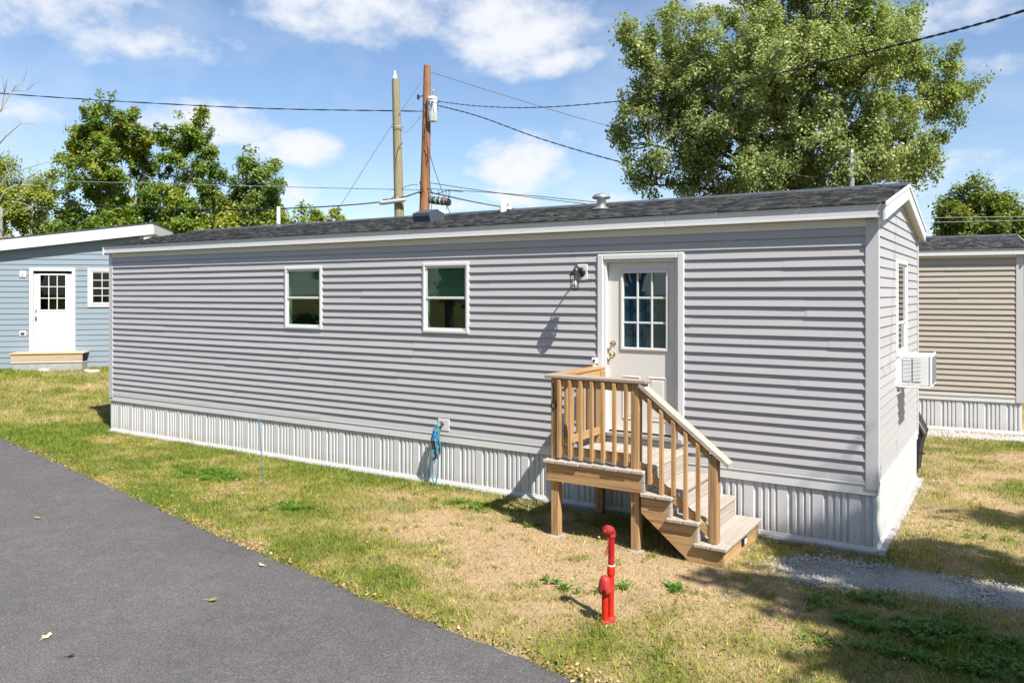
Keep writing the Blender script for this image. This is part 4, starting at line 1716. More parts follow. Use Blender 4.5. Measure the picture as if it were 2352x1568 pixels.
bw = c.build('wall', 'siding_blue', blue)
siding(bw, -4.2, xr - .1, .46, 4.28, BF, 'siding_blue', lap=.152, proj=.016, openings=bo, seed=5, lap_lift=.001, left=lambda z: max(-4.2, (z - 3.80) / .134 - 1.876 + .1))
m_ = MB(BF)
m_.box((xr - .1, -.1, .4), (xr + .02, .024, rt(xr) - .03), .004)
m_.build('corner_post', 'trim_white', blue)
# rake board, roof slab
m_ = MB(BF)
m_.prism([(xl - .3, rt(xl - .3) - .10), (2.08, rt(2.08) - .10), (2.08, rt(2.08) + .20), (xl - .3, rt(xl - .3) + .20)], .20, .245, 1)
m_.build('rake_board', 'trim_white', blue)
m_ = MB(BF)
m_.prism([(xl - .3, rt(xl - .3) - .02), (2.07, rt(2.07) - .02), (2.07, rt(2.07) + .0), (xl - .3, rt(xl - .3) + .0)], -3.0, .199, 1)
m_.build('soffit', 'trim_white', blue)
m_ = MB(BF)
m_.prism([(xl - .3, rt(xl - .3) + .205), (2.11, rt(2.11) + .205), (2.11, rt(2.11) + .235), (xl - .3, rt(xl - .3) + .235)], -3.0, .262, 1)
m_.build('roof', 'roof_box', blue)
m_ = MB(BF)
m_.prism([(1.83, rt(1.83) - .33), (2.07, rt(2.07) - .105), (1.83, rt(1.83) - .105)], -.02, .19, 1)
m_.build('eave_return', 'trim_white', blue)
m_ = MB(BF)
m_.box((2.071, -3.0, rt(2.08) - .09), (2.10, .2, rt(2.08) + .2), .003)
m_.build('fascia', 'trim_white', blue)
window(blue, .40, 1.25, 2.22, 3.19, BF, blind=False, glass='glass_dark', grid=(3, 2), bar=.48, screen=False)
m_ = MB(BF)
for p, q in (((.335, 0, 2.155), (.385, .04, 3.25)), ((1.265, 0, 2.155), (1.315, .04, 3.25)), ((.385, 0, 3.205), (1.265, .04, 3.25)), ((.385, 0, 2.155), (1.265, .04, 2.205))):
    m_.box(p, q, .004)
m_.build('window_casing', 'trim_white', blue)
m_ = MB(BF)
for p, q in (((-1.14, -.02, .86), (-1.045, .05, 3.25)), ((-.065, -.02, .86), (.02, .05, 3.25)), ((-1.045, -.02, 3.165), (-.065, .05, 3.25))):
    m_.box(p, q, .006)
m_.build('door_frame', 'trim_white', blue)
panel_door(blue, -1.04, -.07, .985, 3.10, BF, 'door_white', 'glass_dark', -.02, (-.882, -.244, 2.085, 3.05),
           [(-.90, -.62, 1.28, 1.88), (-.50, -.22, 1.28, 1.88)], [(-.975, 2.09, .024)], 'galvanised')
m_ = MB(BF)
m_.box((-1.0, -.005, 1.80), (-.955, .03, 1.87), .006)
m_.tube([(-.995, .015, 1.865), (-.995, .015, 1.92), (-.978, .015, 1.945), (-.962, .015, 1.92), (-.962, .015, 1.865)], .006, 6)
m_.build('lock_box', 'black_metal', blue)
m_ = MB(BF)
m_.box((-1.045, -.03, .925), (-.065, .03, .984), .004)
m_.box((-1.14, .0, .85), (.02, .02, .925), .003)
m_.build('door_sill', 'trim_white', blue)
m_ = MB(BF)
m_.box((-1.39, .002, 2.985), (-1.22, .035, 3.16), .012)
lb = m_.build('light_block', 'trim_white', blue)
m_ = MB(BF)
m_.tube([(-1.305, .03, 3.08), (-1.305, .05, 3.07), (-1.30, .05, 3.03)], .008, 6)
m_.build('wire_stub', 'black_plastic', lb)
m_ = MB(BF)
m_.box((-1.385, .002, 1.36), (-1.225, .03, 1.50), .006)
ob = m_.build('outlet_block', 'trim_white', blue)
m_ = MB(BF)
m_.box((-1.355, .03, 1.395), (-1.255, .045, 1.455), .004)
m_.build('outlet_cover', 'black_plastic', ob)
m_ = MB(BF)
m_.lathe([(.06, -.3), (.06, .28), (.05, .28), (.05, .2)], (-1.75, -.9, rt(-1.75) + .22), 14)
m_.build('vent_pipe', 'pvc_white', blue, True)

st = thing('doorstep', 'new plank doorstep below the blue cottage door', 'step', (-21.282, 3.864, .40), BA)
for k in range(3):
    m_ = MB(BF)
    m_.box((-1.44, .03 + k * .21, .885), (.385, .03 + k * .21 + .204, .925), .006)
    m_.build('step_board', 'wood_new', st)
m_ = MB(BF)
m_.box((-1.41, .60, .69), (.355, .63, .884), .004)
m_.build('riser_board', 'wood_new', st)
m_ = MB(BF)
m_.box((-1.41, .604, .655), (.355, .624, .688), .003)
m_.build('riser_trim', 'trim_white', st)
m_ = MB(BF)
m_.box((-1.39, .05, .3), (.335, .60, .654), .01)
m_.build('step_base', 'concrete', st)


def stone(name, label, loc, s, seed, rz=0, flat=.35):
    rd = random.Random(seed)
    m_ = MB()
    k = 9
    ring = [(math.cos(6.283 * i / k) * rd.uniform(.75, 1.1), math.sin(6.283 * i / k) * rd.uniform(.75, 1.1)) for i in range(k)]
    pts = [(a * s, b * s * .7, -.03) for a, b in ring] + [(a * s * .95, b * s * .66, s * flat * rd.uniform(.7, 1)) for a, b in ring] + [(a * s * .5, b * s * .4, s * flat * 1.15) for a, b in ring]
    m_.add(pts, [(j * k + i, j * k + (i + 1) % k, (j + 1) * k + (i + 1) % k, (j + 1) * k + i) for j in range(2) for i in range(k)] + [tuple(2 * k + i for i in range(k))])
    o = m_.build(name, 'stone_pale', None)
    o.location = loc
    o.rotation_euler = (0, 0, rz)
    return tag(o, label, 'stone', 'broken stones below the doorstep')


h_ = lambda x, y: float(height(np.array(x), np.array(y)))
for i, (x, y, s, lab) in enumerate([(-20.95, 2.85, .20, 'flat broken slab lying just below the cottage doorstep'), (-20.1, 3.55, .12, 'small pale stone in the bare soil right of the doorstep'),
                                    (-19.7, 3.5, .16, 'larger pale stone nearest the gray house corner, by the bare soil')]):
    stone('broken_stone', lab, (x, y, h_(x, y)), s, i + 3, .6 * i)

# ------------------------------------------------------------------ trees
def tree(name, label, base, lobes, trunk_r, nclus, nleaf, leaf, pal, barkmat='bark_brown', fork=None, seed=1, group=None, rot=R(32.4), spread=.42, twigs=10, cat='tree', bare=0.0, bough=9, blen=1.0):
    """lobes: (right, away, up, rx, ry, rz) in metres in a frame turned by rot about the trunk base"""
    g = np.random.default_rng(seed)
    root = thing(name, label, cat, base, rot, group)
    lob = np.array([l[:6] for l in lobes], float)
    fork = fork or (0, 0, lob[:, 2].min() * .55)
    tb = MB()
    F0 = np.array(fork, float)
    pts, rad = [], []
    for i in range(7):
        t = i / 6
        pts.append((F0[0] * t + .08 * math.sin(3 * t + seed), F0[1] * t + .06 * math.sin(4 * t), -.2 + (F0[2] + .2) * t))
        rad.append(trunk_r * (1.35 - .7 * t if i == 0 else 1.12 - .32 * t))
    tb.tube(pts, rad, 10)
    vol = (lob[:, 3] * lob[:, 4] * lob[:, 5]) ** (2 / 3)
    share = vol / vol.sum()
    centers, cidx, tone_b = [], [], []
    for li, L in enumerate(lob):
        c = L[:3]
        mid = F0 + (c - F0) * .5 + np.array([0, 0, .12 * np.linalg.norm(c - F0)]) * (1 if c[2] > F0[2] else -.3) + g.normal(0, .15, 3)
        P = [F0 + (np.array([0, 0, -.1]))]
        for t in np.linspace(.12, 1, 8):
            P.append((1 - t) ** 2 * F0 + 2 * t * (1 - t) * mid + t * t * c + g.normal(0, .04, 3))
        r0 = trunk_r * .34 * (.6 + 1.6 * share[li] ** .5)
        tb.tube([tuple(p) for p in P], [r0 * (1 - .8 * i / 8) for i in range(9)], 7)
        # boughs: each an upswept spray of leaf clumps round its own twig
        n = max(4, int(nclus * share[li]))
        nb = max(3, int(n / bough))
        d = unit(g.normal(0, 1, (nb, 3)))
        d[:, 2] = np.where((d[:, 2] < 0) & (g.random(nb) < .35), -d[:, 2], d[:, 2])
        rr = g.random(nb) ** .42 * .92
        bc = c + d * rr[:, None] * L[3:6]
        ax = unit(d * np.array([1, 1, .6]) + np.array([0, 0, .75]) + g.normal(0, .28, (nb, 3)))
        bl = g.uniform(.55, 1.25, nb) * min(1.0, .45 + .35 * float(L[3:6].min())) * blen
        for k in range(nb):
            m2 = max(2, int(bough * g.uniform(.6, 1.4)))
            t = g.uniform(-.45, .75, m2)
            wdt = (1 - .75 * np.clip(t + .1, 0, 1)) * .38 * bl[k]
            off2 = g.normal(0, 1, (m2, 3)) * wdt[:, None] * .6
            centers.append(bc[k] + ax[k] * (t * bl[k])[:, None] + off2)
            cidx.append(np.full(m2, li))
            tone_b.append(np.full(m2, g.normal(0, .13)))
            if k < twigs or g.random() < .35:
                e = bc[k] + ax[k] * bl[k] * .55
                q0 = c * .75 + P[-3] * .25
                m0 = q0 + (bc[k] - q0) * .6 + g.normal(0, .08, 3) - np.array([0, 0, .08])
                tb.tube([tuple(q0), tuple(m0), tuple(bc[k]), tuple(e)], [r0 * .22 + .007, r0 * .13 + .006, r0 * .06 + .005, .004], 5)
    tb.build('trunk', barkmat, root, True)
    cen = np.concatenate(centers)
    cidx = np.concatenate(cidx)
    tone_b = np.concatenate(tone_b)
    n = len(cen)
    # leaves: clumps, each clump its own tone and droop
    m_ = int(nleaf)
    own = np.repeat(np.arange(n), m_)
    keep = g.random(len(own)) > bare
    own = own[keep]
    N = len(own)
    size = g.uniform(.55, 1.1, n)
    off = unit(g.normal(0, 1, (N, 3))) * (g.random(N) ** .5)[:, None] * spread * size[own][:, None] * np.array([.9, .9, .85])
    stray = g.random(N) < .06
    off[stray] *= 1.5
    p = cen[own] + off
    out = unit(off + np.array([0, 0, .02]) + .4 * unit(cen[own] - lob[:, :3].mean(0)))
    nrm = unit(out * .7 + g.normal(0, .55, (N, 3)) + np.array([0, 0, .45]))
    t = unit(np.cross(nrm, g.normal(0, 1, (N, 3))))
    b = np.cross(nrm, t)
    Ls = g.uniform(.7, 1.3, N) * leaf
    V = quads(p, t, b, Ls, Ls * g.uniform(.55, .8, N), .14)
    pal = np.array(pal)
    ct = np.clip(g.normal(.42, .15, n) + tone_b, 0, 1)[own] + g.normal(0, .14, N)
    ct = np.clip(ct, 0, .999) * (len(pal) - 1)
    i0 = ct.astype(int)
    c = pal[i0] + (pal[np.minimum(i0 + 1, len(pal) - 1)] - pal[i0]) * (ct - i0)[:, None]
    c = c * g.uniform(.75, 1.25, (N, 1))
    if len(lobes[0]) > 6:      # some lobes already turning red at the tips
        lo = np.array([L[6] for L in lobes])[cidx]
        red = g.random(N) < lo[own]
        c[red] = np.array([.26, .12, .04]) * g.uniform(.6, 1.3, (red.sum(), 1))
    C = np.repeat(np.concatenate([c, np.ones((N, 1))], 1), 4, 0)
    cr = big_mesh('crown', V, np.arange(len(V)), 4, 'foliage', {'col': ('FLOAT_COLOR', 'POINT', C)})
    cr.parent = root
    return root


G_MAPLE = [(.09, .155, .025), (.165, .255, .035), (.25, .325, .045), (.37, .37, .055)]
G_SILVER = [(.15, .20, .07), (.24, .295, .10), (.34, .385, .145), (.48, .51, .26)]
G_DARK = [(.07, .13, .03), (.13, .205, .04), (.21, .265, .05), (.32, .33, .055)]
G_YEL = [(.14, .20, .035), (.23, .30, .045), (.33, .36, .055), (.44, .38, .06)]

# big silver maple behind the gray home: k = metres per picture unit at its distance
tree('silver_maple', 'big spreading silver maple behind the gray home roof on the right', (-3.78, 14.38, 0), [
    (-.3, 0, 9.3, 3.0, 2.6, 2.3), (-3.55, .6, 9.5, .85, 1.0, 1.45), (-4.2, -.4, 7.9, 1.05, 1.3, 1.5), (-1.6, -1.3, 7.9, 2.4, 1.6, 1.7), (.9, -1.2, 8.2, 2.2, 1.6, 1.9),
    (2.0, .3, 9.0, 1.3, 1.5, 1.5), (3.4, 0, 8.0, 1.05, 1.1, .75), (4.25, .4, 8.15, .55, .7, .5), (2.9, .3, 7.0, 1.1, 1.2, .9), (2.5, .2, 6.1, .85, .9, .7), (3.0, 0, 5.85, .5, .5, .3),
    (.6, -1.5, 6.5, 1.6, 1.2, .9), (-3.2, -.5, 6.3, 1.4, 1.3, 1.1), (-4.6, 0, 6.7, .6, .9, 1.0), (-2.7, .1, 5.4, 1.2, 1.2, .7), (-4.3, .2, 5.6, .5, .7, .5), (-3.3, -.9, 7.4, 1.3, 1.0, 1.2), (-4.4, -.6, 8.7, .9, 1.0, 1.0), (-4.1, -.9, 6.9, 1.0, 1.0, 1.0), (-3.2, -.6, 8.8, 1.0, 1.0, 1.2), (-1.1, -.9, 6.0, 1.2, 1.1, .9), (.0, .4, 11.6, 2.3, 2.2, 1.3), (.5, 1.8, 7.4, 2.6, 1.2, 1.9), (1.6, .4, 5.6, .7, .8, .5), (-.4, -1.9, 5.5, 1.5, .9, .7), (1.3, -1.7, 6.0, 1.2, .9, .7), (-1.8, -1.6, 5.3, 1.0, .8, .5)],
    .36, 3200, 74, .085, G_SILVER, fork=(.15, 0, 4.6), seed=4, spread=.34, twigs=10, bough=10, blen=1.15)
# maples on the left
tree('red_maple', 'tall maple with a reddish top behind the blue cottage roof', (-33.1, 12.3, 0), [
    (-.2, 0, 10.0, 1.4, 1.4, 1.1, .05), (.35, -.3, 9.2, 1.4, 1.2, 1.1, .05), (.9, -.2, 9.5, 1.0, 1.0, 1.0, .16), (-1.55, .2, 8.9, 1.0, 1.2, 1.0, .05), (1.3, .1, 8.0, .95, 1.0, 1.1, .06), (-.5, -.7, 8.0, 1.5, 1.1, 1.1, .03), (-1.3, .3, 6.9, 1.2, 1.2, .9, .10),
    (.5, .3, 6.3, 1.5, 1.2, .9, .02), (-.9, -.3, 5.2, 1.5, 1.2, .9, .03), (.9, -.3, 4.6, 1.4, 1.2, .9, .02)],
    .24, 1150, 56, .125, G_MAPLE, 'bark_pale', fork=(.1, 0, 4.4), seed=9, spread=.34, group='trees behind the cottage')
tree('maple_tree', 'narrow leaning maple just right of the reddish one', (-30.6, 13.9, 0), [
    (.15, 0, 9.9, .8, .9, .8), (-.3, .2, 9.0, .8, .9, .9), (.9, -.2, 9.2, .65, .8, .8), (.5, 0, 7.9, 1.1, .9, .9), (.0, -.2, 6.6, 1.1, 1.0, .9), (1.0, .2, 6.4, .9, .9, .8), (-.5, 0, 5.2, 1.1, 1.0, .9), (.8, -.2, 5.0, 1.0, 1.0, .8)],
    .2, 600, 58, .125, G_MAPLE, 'bark_pale', fork=(-.9, 0, 4.4), seed=12, spread=.33, group='trees behind the cottage')
tree('oak_tree', 'round dark green tree left of the utility poles', (-28.3, 15.4, 0), [
    (.1, 0, 7.6, 1.3, 1.2, .9), (1.0, .1, 6.7, 1.0, 1.1, .9), (-.9, -.1, 6.9, 1.0, 1.0, .8), (.2, -.4, 6.0, 1.4, 1.0, .9), (-1.1, .1, 5.2, 1.1, 1.0, .9), (.8, .2, 5.1, .9, 1.0, .7)],
    .2, 560, 56, .125, G_DARK, 'bark_brown', fork=(0, 0, 4.2), seed=15, spread=.40, group='trees behind the cottage')
tree('willow_tree', 'fine leaved pale tree at the left edge behind the dead trunk', (-38.6, 9.6, 0), [
    (.0, 0, 8.2, 1.5, 1.4, 1.2), (1.1, 0, 7.0, 1.3, 1.3, 1.0), (-1.2, 0, 7.4, 1.4, 1.2, 1.2), (.2, -.4, 6.0, 2.0, 1.2, 1.1), (1.6, .2, 5.2, 1.2, 1.1, 1.0), (-.6, 0, 4.6, 1.6, 1.2, 1.0)],
    .22, 740, 52, .11, G_YEL, 'bark_pale', fork=(0, 0, 4.0), seed=18, spread=.46, group='trees behind the cottage')
for i, (bx, by, sz, lab, pal, se) in enumerate([
        (-36.2, 10.2, 1.25, 'yellow green shrub behind the cottage roof, left of the maples', G_YEL, 31),
        (-34.2, 11.6, 1.1, 'darker shrub below the tall reddish maple', G_DARK, 32),
        (-31.3, 13.1, 1.15, 'green shrub between the two maples', G_MAPLE, 33),
        (-29.2, 14.6, 1.05, 'bright shrub behind the cottage corner under the leaning maple', G_YEL, 34),
        (-26.2, 16.4, .95, 'yellowish shrub under the round dark tree', G_YEL, 35),
        (-39.5, 7.6, 1.3, 'golden shrub at the left edge over the cottage roof', [(.16, .13, .02), (.26, .19, .03), (.36, .22, .03), (.40, .22, .03)], 36)]):
    tree('shrub', lab, (bx, by, .2), [(0, 0, 5.2 * sz, 1.2 * sz, 1.2, 1.0 * sz), (.9, .1, 4.3 * sz, 1.1, 1.1, 1.1), (-.9, -.1, 4.5 * sz, 1.1, 1.1, 1.1), (.2, 0, 3.1 * sz, 1.7, 1.2, 1.1)],
         .08, 230, 60, .13, pal, 'bark_pale', fork=(0, 0, .8), seed=se, spread=.45, twigs=6, cat='shrub', group='shrubs behind the cottage')
tree('small_tree', 'small far tree peeking over the roof ridge left of the poles', (-42.9, 34.5, 0), [(0, 0, 8.2, 1.1, 1.0, .7), (.7, 0, 7.6, 1.0, 1.0, .7), (-.7, 0, 7.4, .9, 1.0, .7), (0, 0, 6.2, 1.5, 1.2, 1.0)],
     .2, 120, 60, .19, G_YEL, seed=40, spread=.5)
tree('round_tree', 'rounded green tree above the tan home roof at the right edge', (.15, 26.3, -.45), [
    (0, 0, 6.0, 1.3, 1.3, 1.0), (-1.1, .1, 5.3, 1.0, 1.1, .8), (1.1, .1, 5.2, 1.1, 1.1, .9), (.1, -.4, 4.7, 1.6, 1.1, .8), (-1.5, 0, 4.3, .8, .9, .6), (1.9, 0, 4.3, .9, .9, .7), (.2, 0, 3.6, 1.6, 1.2, .8)],
    .2, 900, 54, .12, [(.05, .10, .014), (.10, .16, .022), (.17, .22, .03), (.25, .25, .035)], fork=(0, 0, 2.6), seed=44, spread=.42)
# shade tree standing to the right of the view; its dappled shade falls on the lawn by the corner
tree('shade_tree', 'leafy tree beside the road shading the lawn corner', (8.9, -4.5, 0), [
    (-2.1, -.4, 8.4, 1.5, 1.5, .8), (-2.75, .95, 8.4, 1.0, .9, .6), (-1.6, 1.2, 8.4, 1.2, 1.3, .8), (-.6, 2.3, 8.5, 1.4, 1.3, .8), (-.9, 3.0, 8.6, .9, .9, .6), (.6, 3.2, 8.8, 1.4, 1.2, .8), (-1.6, -2.0, 8.0, 1.2, 1.1, .7),
    (0, -.2, 8.8, 2.4, 2.2, 1.1), (1.8, .6, 8.6, 1.9, 1.9, 1.1), (.8, -2.2, 8.4, 1.7, 1.5, 1.0), (2.6, 2.4, 8.2, 1.6, 1.6, 1.0)],
    .28, 620, 60, .19, G_MAPLE, fork=(0, 0, 4.6), seed=50, spread=.5, rot=0)
# unseen tree row added behind the viewpoint to block low sky and darken window reflections
ORD = ['first', 'second', 'third', 'fourth', 'fifth', 'sixth', 'seventh', 'eighth', 'ninth', 'tenth', 'eleventh', 'twelfth']
for i in range(12):
    bx, by, sc = -50 + 5.4 * i, -20.5 - 1.6 * (i % 3), 1.0 + .1 * ((i * 7) % 3)
    tree('sky_block_tree', ORD[i] + ' tree from the left in the unseen row added across the road', (bx, by, 0),
         [(0, 0, 7.6 * sc, 2.4, 2.4, 1.7 * sc), (2.0, .3, 6.0 * sc, 1.9, 1.9, 1.6), (-2.0, -.3, 6.2 * sc, 1.9, 1.9, 1.6), (.3, 1.4, 5.2 * sc, 2.0, 1.9, 1.5), (0, -1.4, 4.4 * sc, 2.2, 1.9, 1.5), (0, 0, 1.7 * sc, 2.9, 2.4, 1.5)],
         .25, 170, 34, .34, G_DARK, fork=(0, 0, 2.4), seed=70 + i, spread=.7, twigs=3, rot=i * .7, group='unseen trees added across the road to block low sky')


def dead_tree():
    root = thing('dead_tree', 'bare whitish dead tree at the left picture edge', 'tree', (-29.6, 5.4, 0))
    g = random.Random(5)
    e1 = np.array([math.cos(R(32.4)), math.sin(R(32.4)), 0])
    m_ = MB()
    P = lambda r, u, a=0: tuple(e1 * r + np.array([0, 0, u]) + np.array([-e1[1], e1[0], 0]) * a)
    m_.tube([P(-.1, -.2), P(.0, 2.5), P(.03, 5), P(.06, 7.4), P(.12, 8.4)], [.17, .14, .11, .07, .05], 9)
    m_.build('trunk', 'bark_pale', root, True)
    br = [[(.1, 8.2), (.35, 9.0), (.8, 9.75), (1.15, 10.1)], [(.35, 9.0), (.5, 9.6), (.52, 10.3)], [(.06, 7.6), (.6, 8.05), (1.2, 8.5), (1.7, 8.55)], [(.05, 6.0), (.8, 6.75), (1.7, 7.1), (2.4, 7.3)],
          [(.03, 5.4), (.7, 6.2), (1.0, 6.4), (1.8, 6.35)], [(.03, 4.8), (.5, 5.2), (1.1, 5.9)], [(.03, 6.9), (.35, 7.3), (.8, 7.4)], [(.0, 4.1), (.6, 4.55), (1.3, 4.45), (1.9, 3.9)], [(.1, 8.3), (-.5, 9.2), (-.8, 10.0)], [(.8, 9.75), (1.0, 9.7), (1.3, 9.75)]]
    for b in br:
        m_ = MB()
        pts = [P(r, u, g.uniform(-.15, .15)) for r, u in b]
        n = len(pts)
        m_.tube(pts, [.026 * (1 - .85 * i / (n - 1)) + .004 for i in range(n)], 6)
        for k in range(4):
            i = g.randrange(1, n)
            p = np.array(pts[i])
            q = p + np.array([g.uniform(-.3, .5), g.uniform(-.2, .2), g.uniform(.1, .5)])
            m_.tube([tuple(p), tuple((p + q) / 2 + np.array([.04, 0, .03])), tuple(q)], [.012, .008, .004], 5)
        m_.build('limb', 'bark_pale', root, True)


dead_tree()

# ------------------------------------------------------------------ poles and cables
pole = thing('utility_pole', 'olive wooden utility pole without transformer, left of the pair', 'pole', (-16.46, 12.25, 0), 0, 'utility poles')
m_ = MB()
m_.tube([(.05, 0, -.3), (0, 0, 3), (-.08, -.04, 6.5), (-.155, -.09, 9.78)], [.19, .175, .155, .125], 14)
m_.build('pole_shaft', 'pole_olive', pole, True)
m_ = MB()
m_.lathe([(.05, 0), (.055, .02), (.055, .06)], (-.2, -.09, 9.74), 10)
m_.build('insulator_pin', 'plastic_gray', pole)
m_ = MB()
m_.lathe([(.075, 0), (.082, .03), (.06, .06), (.06, .08), (.05, .12), (.035, .2), (.02, .27), (.004, .285)], (-.185, -.09, 9.79), 14)
m_.build('insulator', 'pvc_white', pole, True)
m_ = MB()
m_.tube([(.16, -.10, 7.6), (.05, -.18, 7.45), (-.05, -.19, 7.1), (-.08, -.18, 6.6)], .012, 6)
m_.build('ground_wire', 'cable_black', pole)
for z in (8.15, 5.75):
    m_ = MB()
    m_.tube([(.2 * math.cos(t) - .1, .2 * math.sin(t) - .06, z) for t in np.linspace(0, 6.283, 17)], .012, 5)
    m_.build('clamp_ring', 'galvanised', pole)

pole2 = thing('utility_pole', 'brown wooden utility pole carrying the white transformer', 'pole', (-15.80, 12.67, 0), 0, 'utility poles')
m_ = MB()
m_.tube([(-.06, -.03, -.3), (-.03, -.01, 3), (.01, .01, 5.4), (.06, .04, 7.6), (.09, .06, 10.24)], [.20, .185, .17, .15, .115], 14)
m_.build('pole_shaft', 'pole_brown', pole2, True)
T = np.array([.36, -.0, 8.30])
m_ = MB()
m_.lathe([(.13, 0), (.165, .012), (.165, .04), (.172, .05), (.172, .74), (.185, .745), (.185, .775), (.17, .785), (.14, .83), (.03, .845)], tuple(T), 20)
m_.build('transformer_can', 'transformer', pole2, True)
m_ = MB()
pr = []
for k in range(6):
    pr += [(.026, k * .035), (.042, k * .035 + .012), (.026, k * .035 + .024)]
m_.lathe(pr + [(.012, .22), (.004, .28)], (T[0] + .04, T[1], T[2] + .83), 12)
m_.build('bushing', 'plastic_gray', pole2, True)
for z in (.2, .6):
    m_ = MB()
    m_.box((.1, -.04, T[2] + z - .04), (T[0] - .15, .04, T[2] + z + .04), .006)
    m_.build('hanger_bracket', 'galvanised', pole2)
for k in range(6):
    rd = random.Random(k)
    a = np.array([T[0] + rd.uniform(-.1, .17), T[1] - .17, T[2] + rd.uniform(.15, .7)])
    pts = [tuple(a)]
    for i in range(5):
        a = a + np.array([rd.uniform(-.12, .16), rd.uniform(-.05, .03), rd.uniform(-.22, .12)])
        pts.append(tuple(a))
    m_ = MB()
    m_.tube(pts, .010, 5)
    m_.build('jumper_wire', 'cable_black', pole2)
m_ = MB()
m_.tube([(.05, -.05, 9.2), (-.1, -.06, 9.2), (-.18, -.06, 9.2)], .018, 6)
m_.lathe([(.02, -.1), (.05, -.08), (.03, -.05), (.055, -.03), (.035, 0), (.05, .03), (.02, .09)], (-.2, -.06, 9.2), 12)
m_.build('cutout', 'black_plastic', pole2, True)
m_ = MB()
m_.tube([(-.01, -.20, 6.3), (.03, -.2, 6.1), (.1, -.19, 6.0)], .02, 6)
m_.tube([(-.03, -.21, 5.9), (.12, -.2, 5.95)], .02, 6)
m_.build('cable_bracket', 'black_metal', pole2)
m_ = MB()
m_.tube([(.17, -.02, 8.1), (.17, -.05, 7.0), (.14, -.05, 6.2), (.12, -.05, 3)], .014, 6)
m_.build('riser_cable', 'cable_black', pole2)

pole3 = thing('utility_pole', 'short grayish pole with a guy wire in front of the big maple', 'pole', (-2.27, 12.38, 0), 0, 'utility poles')
m_ = MB()
m_.tube([(0, 0, -.3), (0, 0, 3), (0, 0, 5.98)], [.10, .085, .065], 12)
m_.build('pole_shaft', 'pole_gray', pole3, True)
m_ = MB()
m_.lathe([(.015, 0), (.035, .01), (.025, .035), (.03, .05), (.01, .08)], (.015, -.01, 5.98), 10)
m_.build('insulator', 'pvc_white', pole3, True)
stub = thing('utility_pole', 'pale stub of a cut-off pole among the shrubs behind the cottage', 'pole', (-33.6, 7.6, 0), 0, 'utility poles')
m_ = MB()
m_.tube([(0, 0, -.3), (0, 0, 3), (.02, 0, 6.0)], [.16, .14, .12], 12)
m_.build('pole_shaft', 'pole_gray', stub, True)


def smooth_path(P, k=8):
    P = [np.array(p, float) for p in P]
    Q = [2 * P[0] - P[1]] + P + [2 * P[-1] - P[-2]]
    out = []
    for i in range(1, len(Q) - 2):
        for j in range(k):
            t = j / k
            a, b, c, d = Q[i - 1], Q[i], Q[i + 1], Q[i + 2]
            out.append(.5 * ((2 * b) + (-a + c) * t + (2 * a - 5 * b + 4 * c - d) * t * t + (-a + 3 * b - 3 * c + d) * t ** 3))
    out.append(P[-1])
    return out


def cable(name, label, pts, r=.014, mat='cable_black', twist=0, cat='cable'):
    path = smooth_path(pts)
    c0 = path[0]
    if twist:
        path = smooth_path([tuple(p) for p in path], 3)
    rd = random.Random(len(label))
    loc = [p - c0 for p in path]
    if twist:
        root = thing(name, label, cat, tuple(c0), 0, 'overhead lines')
        for s in range(2):
            ph = s * math.pi
            m_ = MB()
            m_.tube([tuple(p + np.array([0, math.cos(i * 1.1 + ph), math.sin(i * 1.1 + ph)]) * twist) for i, p in enumerate(loc)], r, 5)
            m_.build('conductor', mat, root)
        return root
    m_ = MB()
    m_.tube([tuple(p) for p in loc], r, 6)
    o = m_.build(name, mat)
    o.location = tuple(c0)
    return tag(o, label, cat, 'overhead lines')


cable('power_line', 'upper black line from the left edge to the transformer pole', [(-34.6, 4.29, 10.54), (-30.07, 5.99, 9.8), (-22.03, 9.91, 9.06), (-15.85, 12.64, 8.69)], .012, twist=.012)
cable('telephone_line', 'thin middle line crossing the left trees', [(-34.6, 4.29, 7.02), (-30.61, 6.24, 6.75), (-22.8, 9.41, 6.34), (-15.9, 12.61, 6.03)], .014, 'cable_gray')
cable('telephone_line', 'thick lowest line sagging across the left trees', [(-34.6, 4.29, 6.36), (-30.07, 5.99, 5.95), (-26.38, 7.74, 5.66), (-22.54, 9.58, 5.48), (-19.58, 10.86, 5.49), (-16.97, 11.93, 5.64), (-15.87, 12.62, 5.98)], .022)
cable('power_line', 'heavy twisted line rising from the transformer across the maple to the upper right', [(-15.5, 12.78, 9.03), (-13.09, 12.02, 8.4), (-10.06, 10.39, 7.66), (-6.52, 7.9, 6.86), (-3.33, 5.19, 6.14), (-1.46, 3.41, 5.79), (0.13, 2.06, 5.55), (1.23, 0.98, 5.38), (2.6, -.3, 5.3)], .0075, twist=.0085)
cable('service_drop', 'line slanting down from the transformer to the foot of the maple', [(-15.48, 12.78, 8.91), (-13.66, 12.84, 8.3), (-11.48, 13.05, 7.39), (-9.09, 13.38, 6.54), (-6.65, 13.74, 5.82), (-4.67, 14.17, 5.43)], .012, twist=.010)
cable('power_line', 'straight line from the brown pole top down behind the maple', [(-15.7, 12.78, 10.06), (-14.56, 17.01, 9.77), (-12.94, 21.59, 9.41), (-10.01, 29.38, 9.14)], .016, 'cable_gray')
cable('telephone_line', 'steeper of the low lines running right from the brown pole', [(-15.66, 12.76, 6.28), (-13.95, 13.26, 5.96), (-11.86, 13.98, 5.61), (-9.64, 14.22, 5.26)], .012)
cable('telephone_line', 'flattest low line running right from the brown pole', [(-15.66, 12.76, 6.08), (-13.51, 15.31, 5.99), (-11.52, 18.94, 5.87), (-10.31, 22.08, 5.82)], .014)
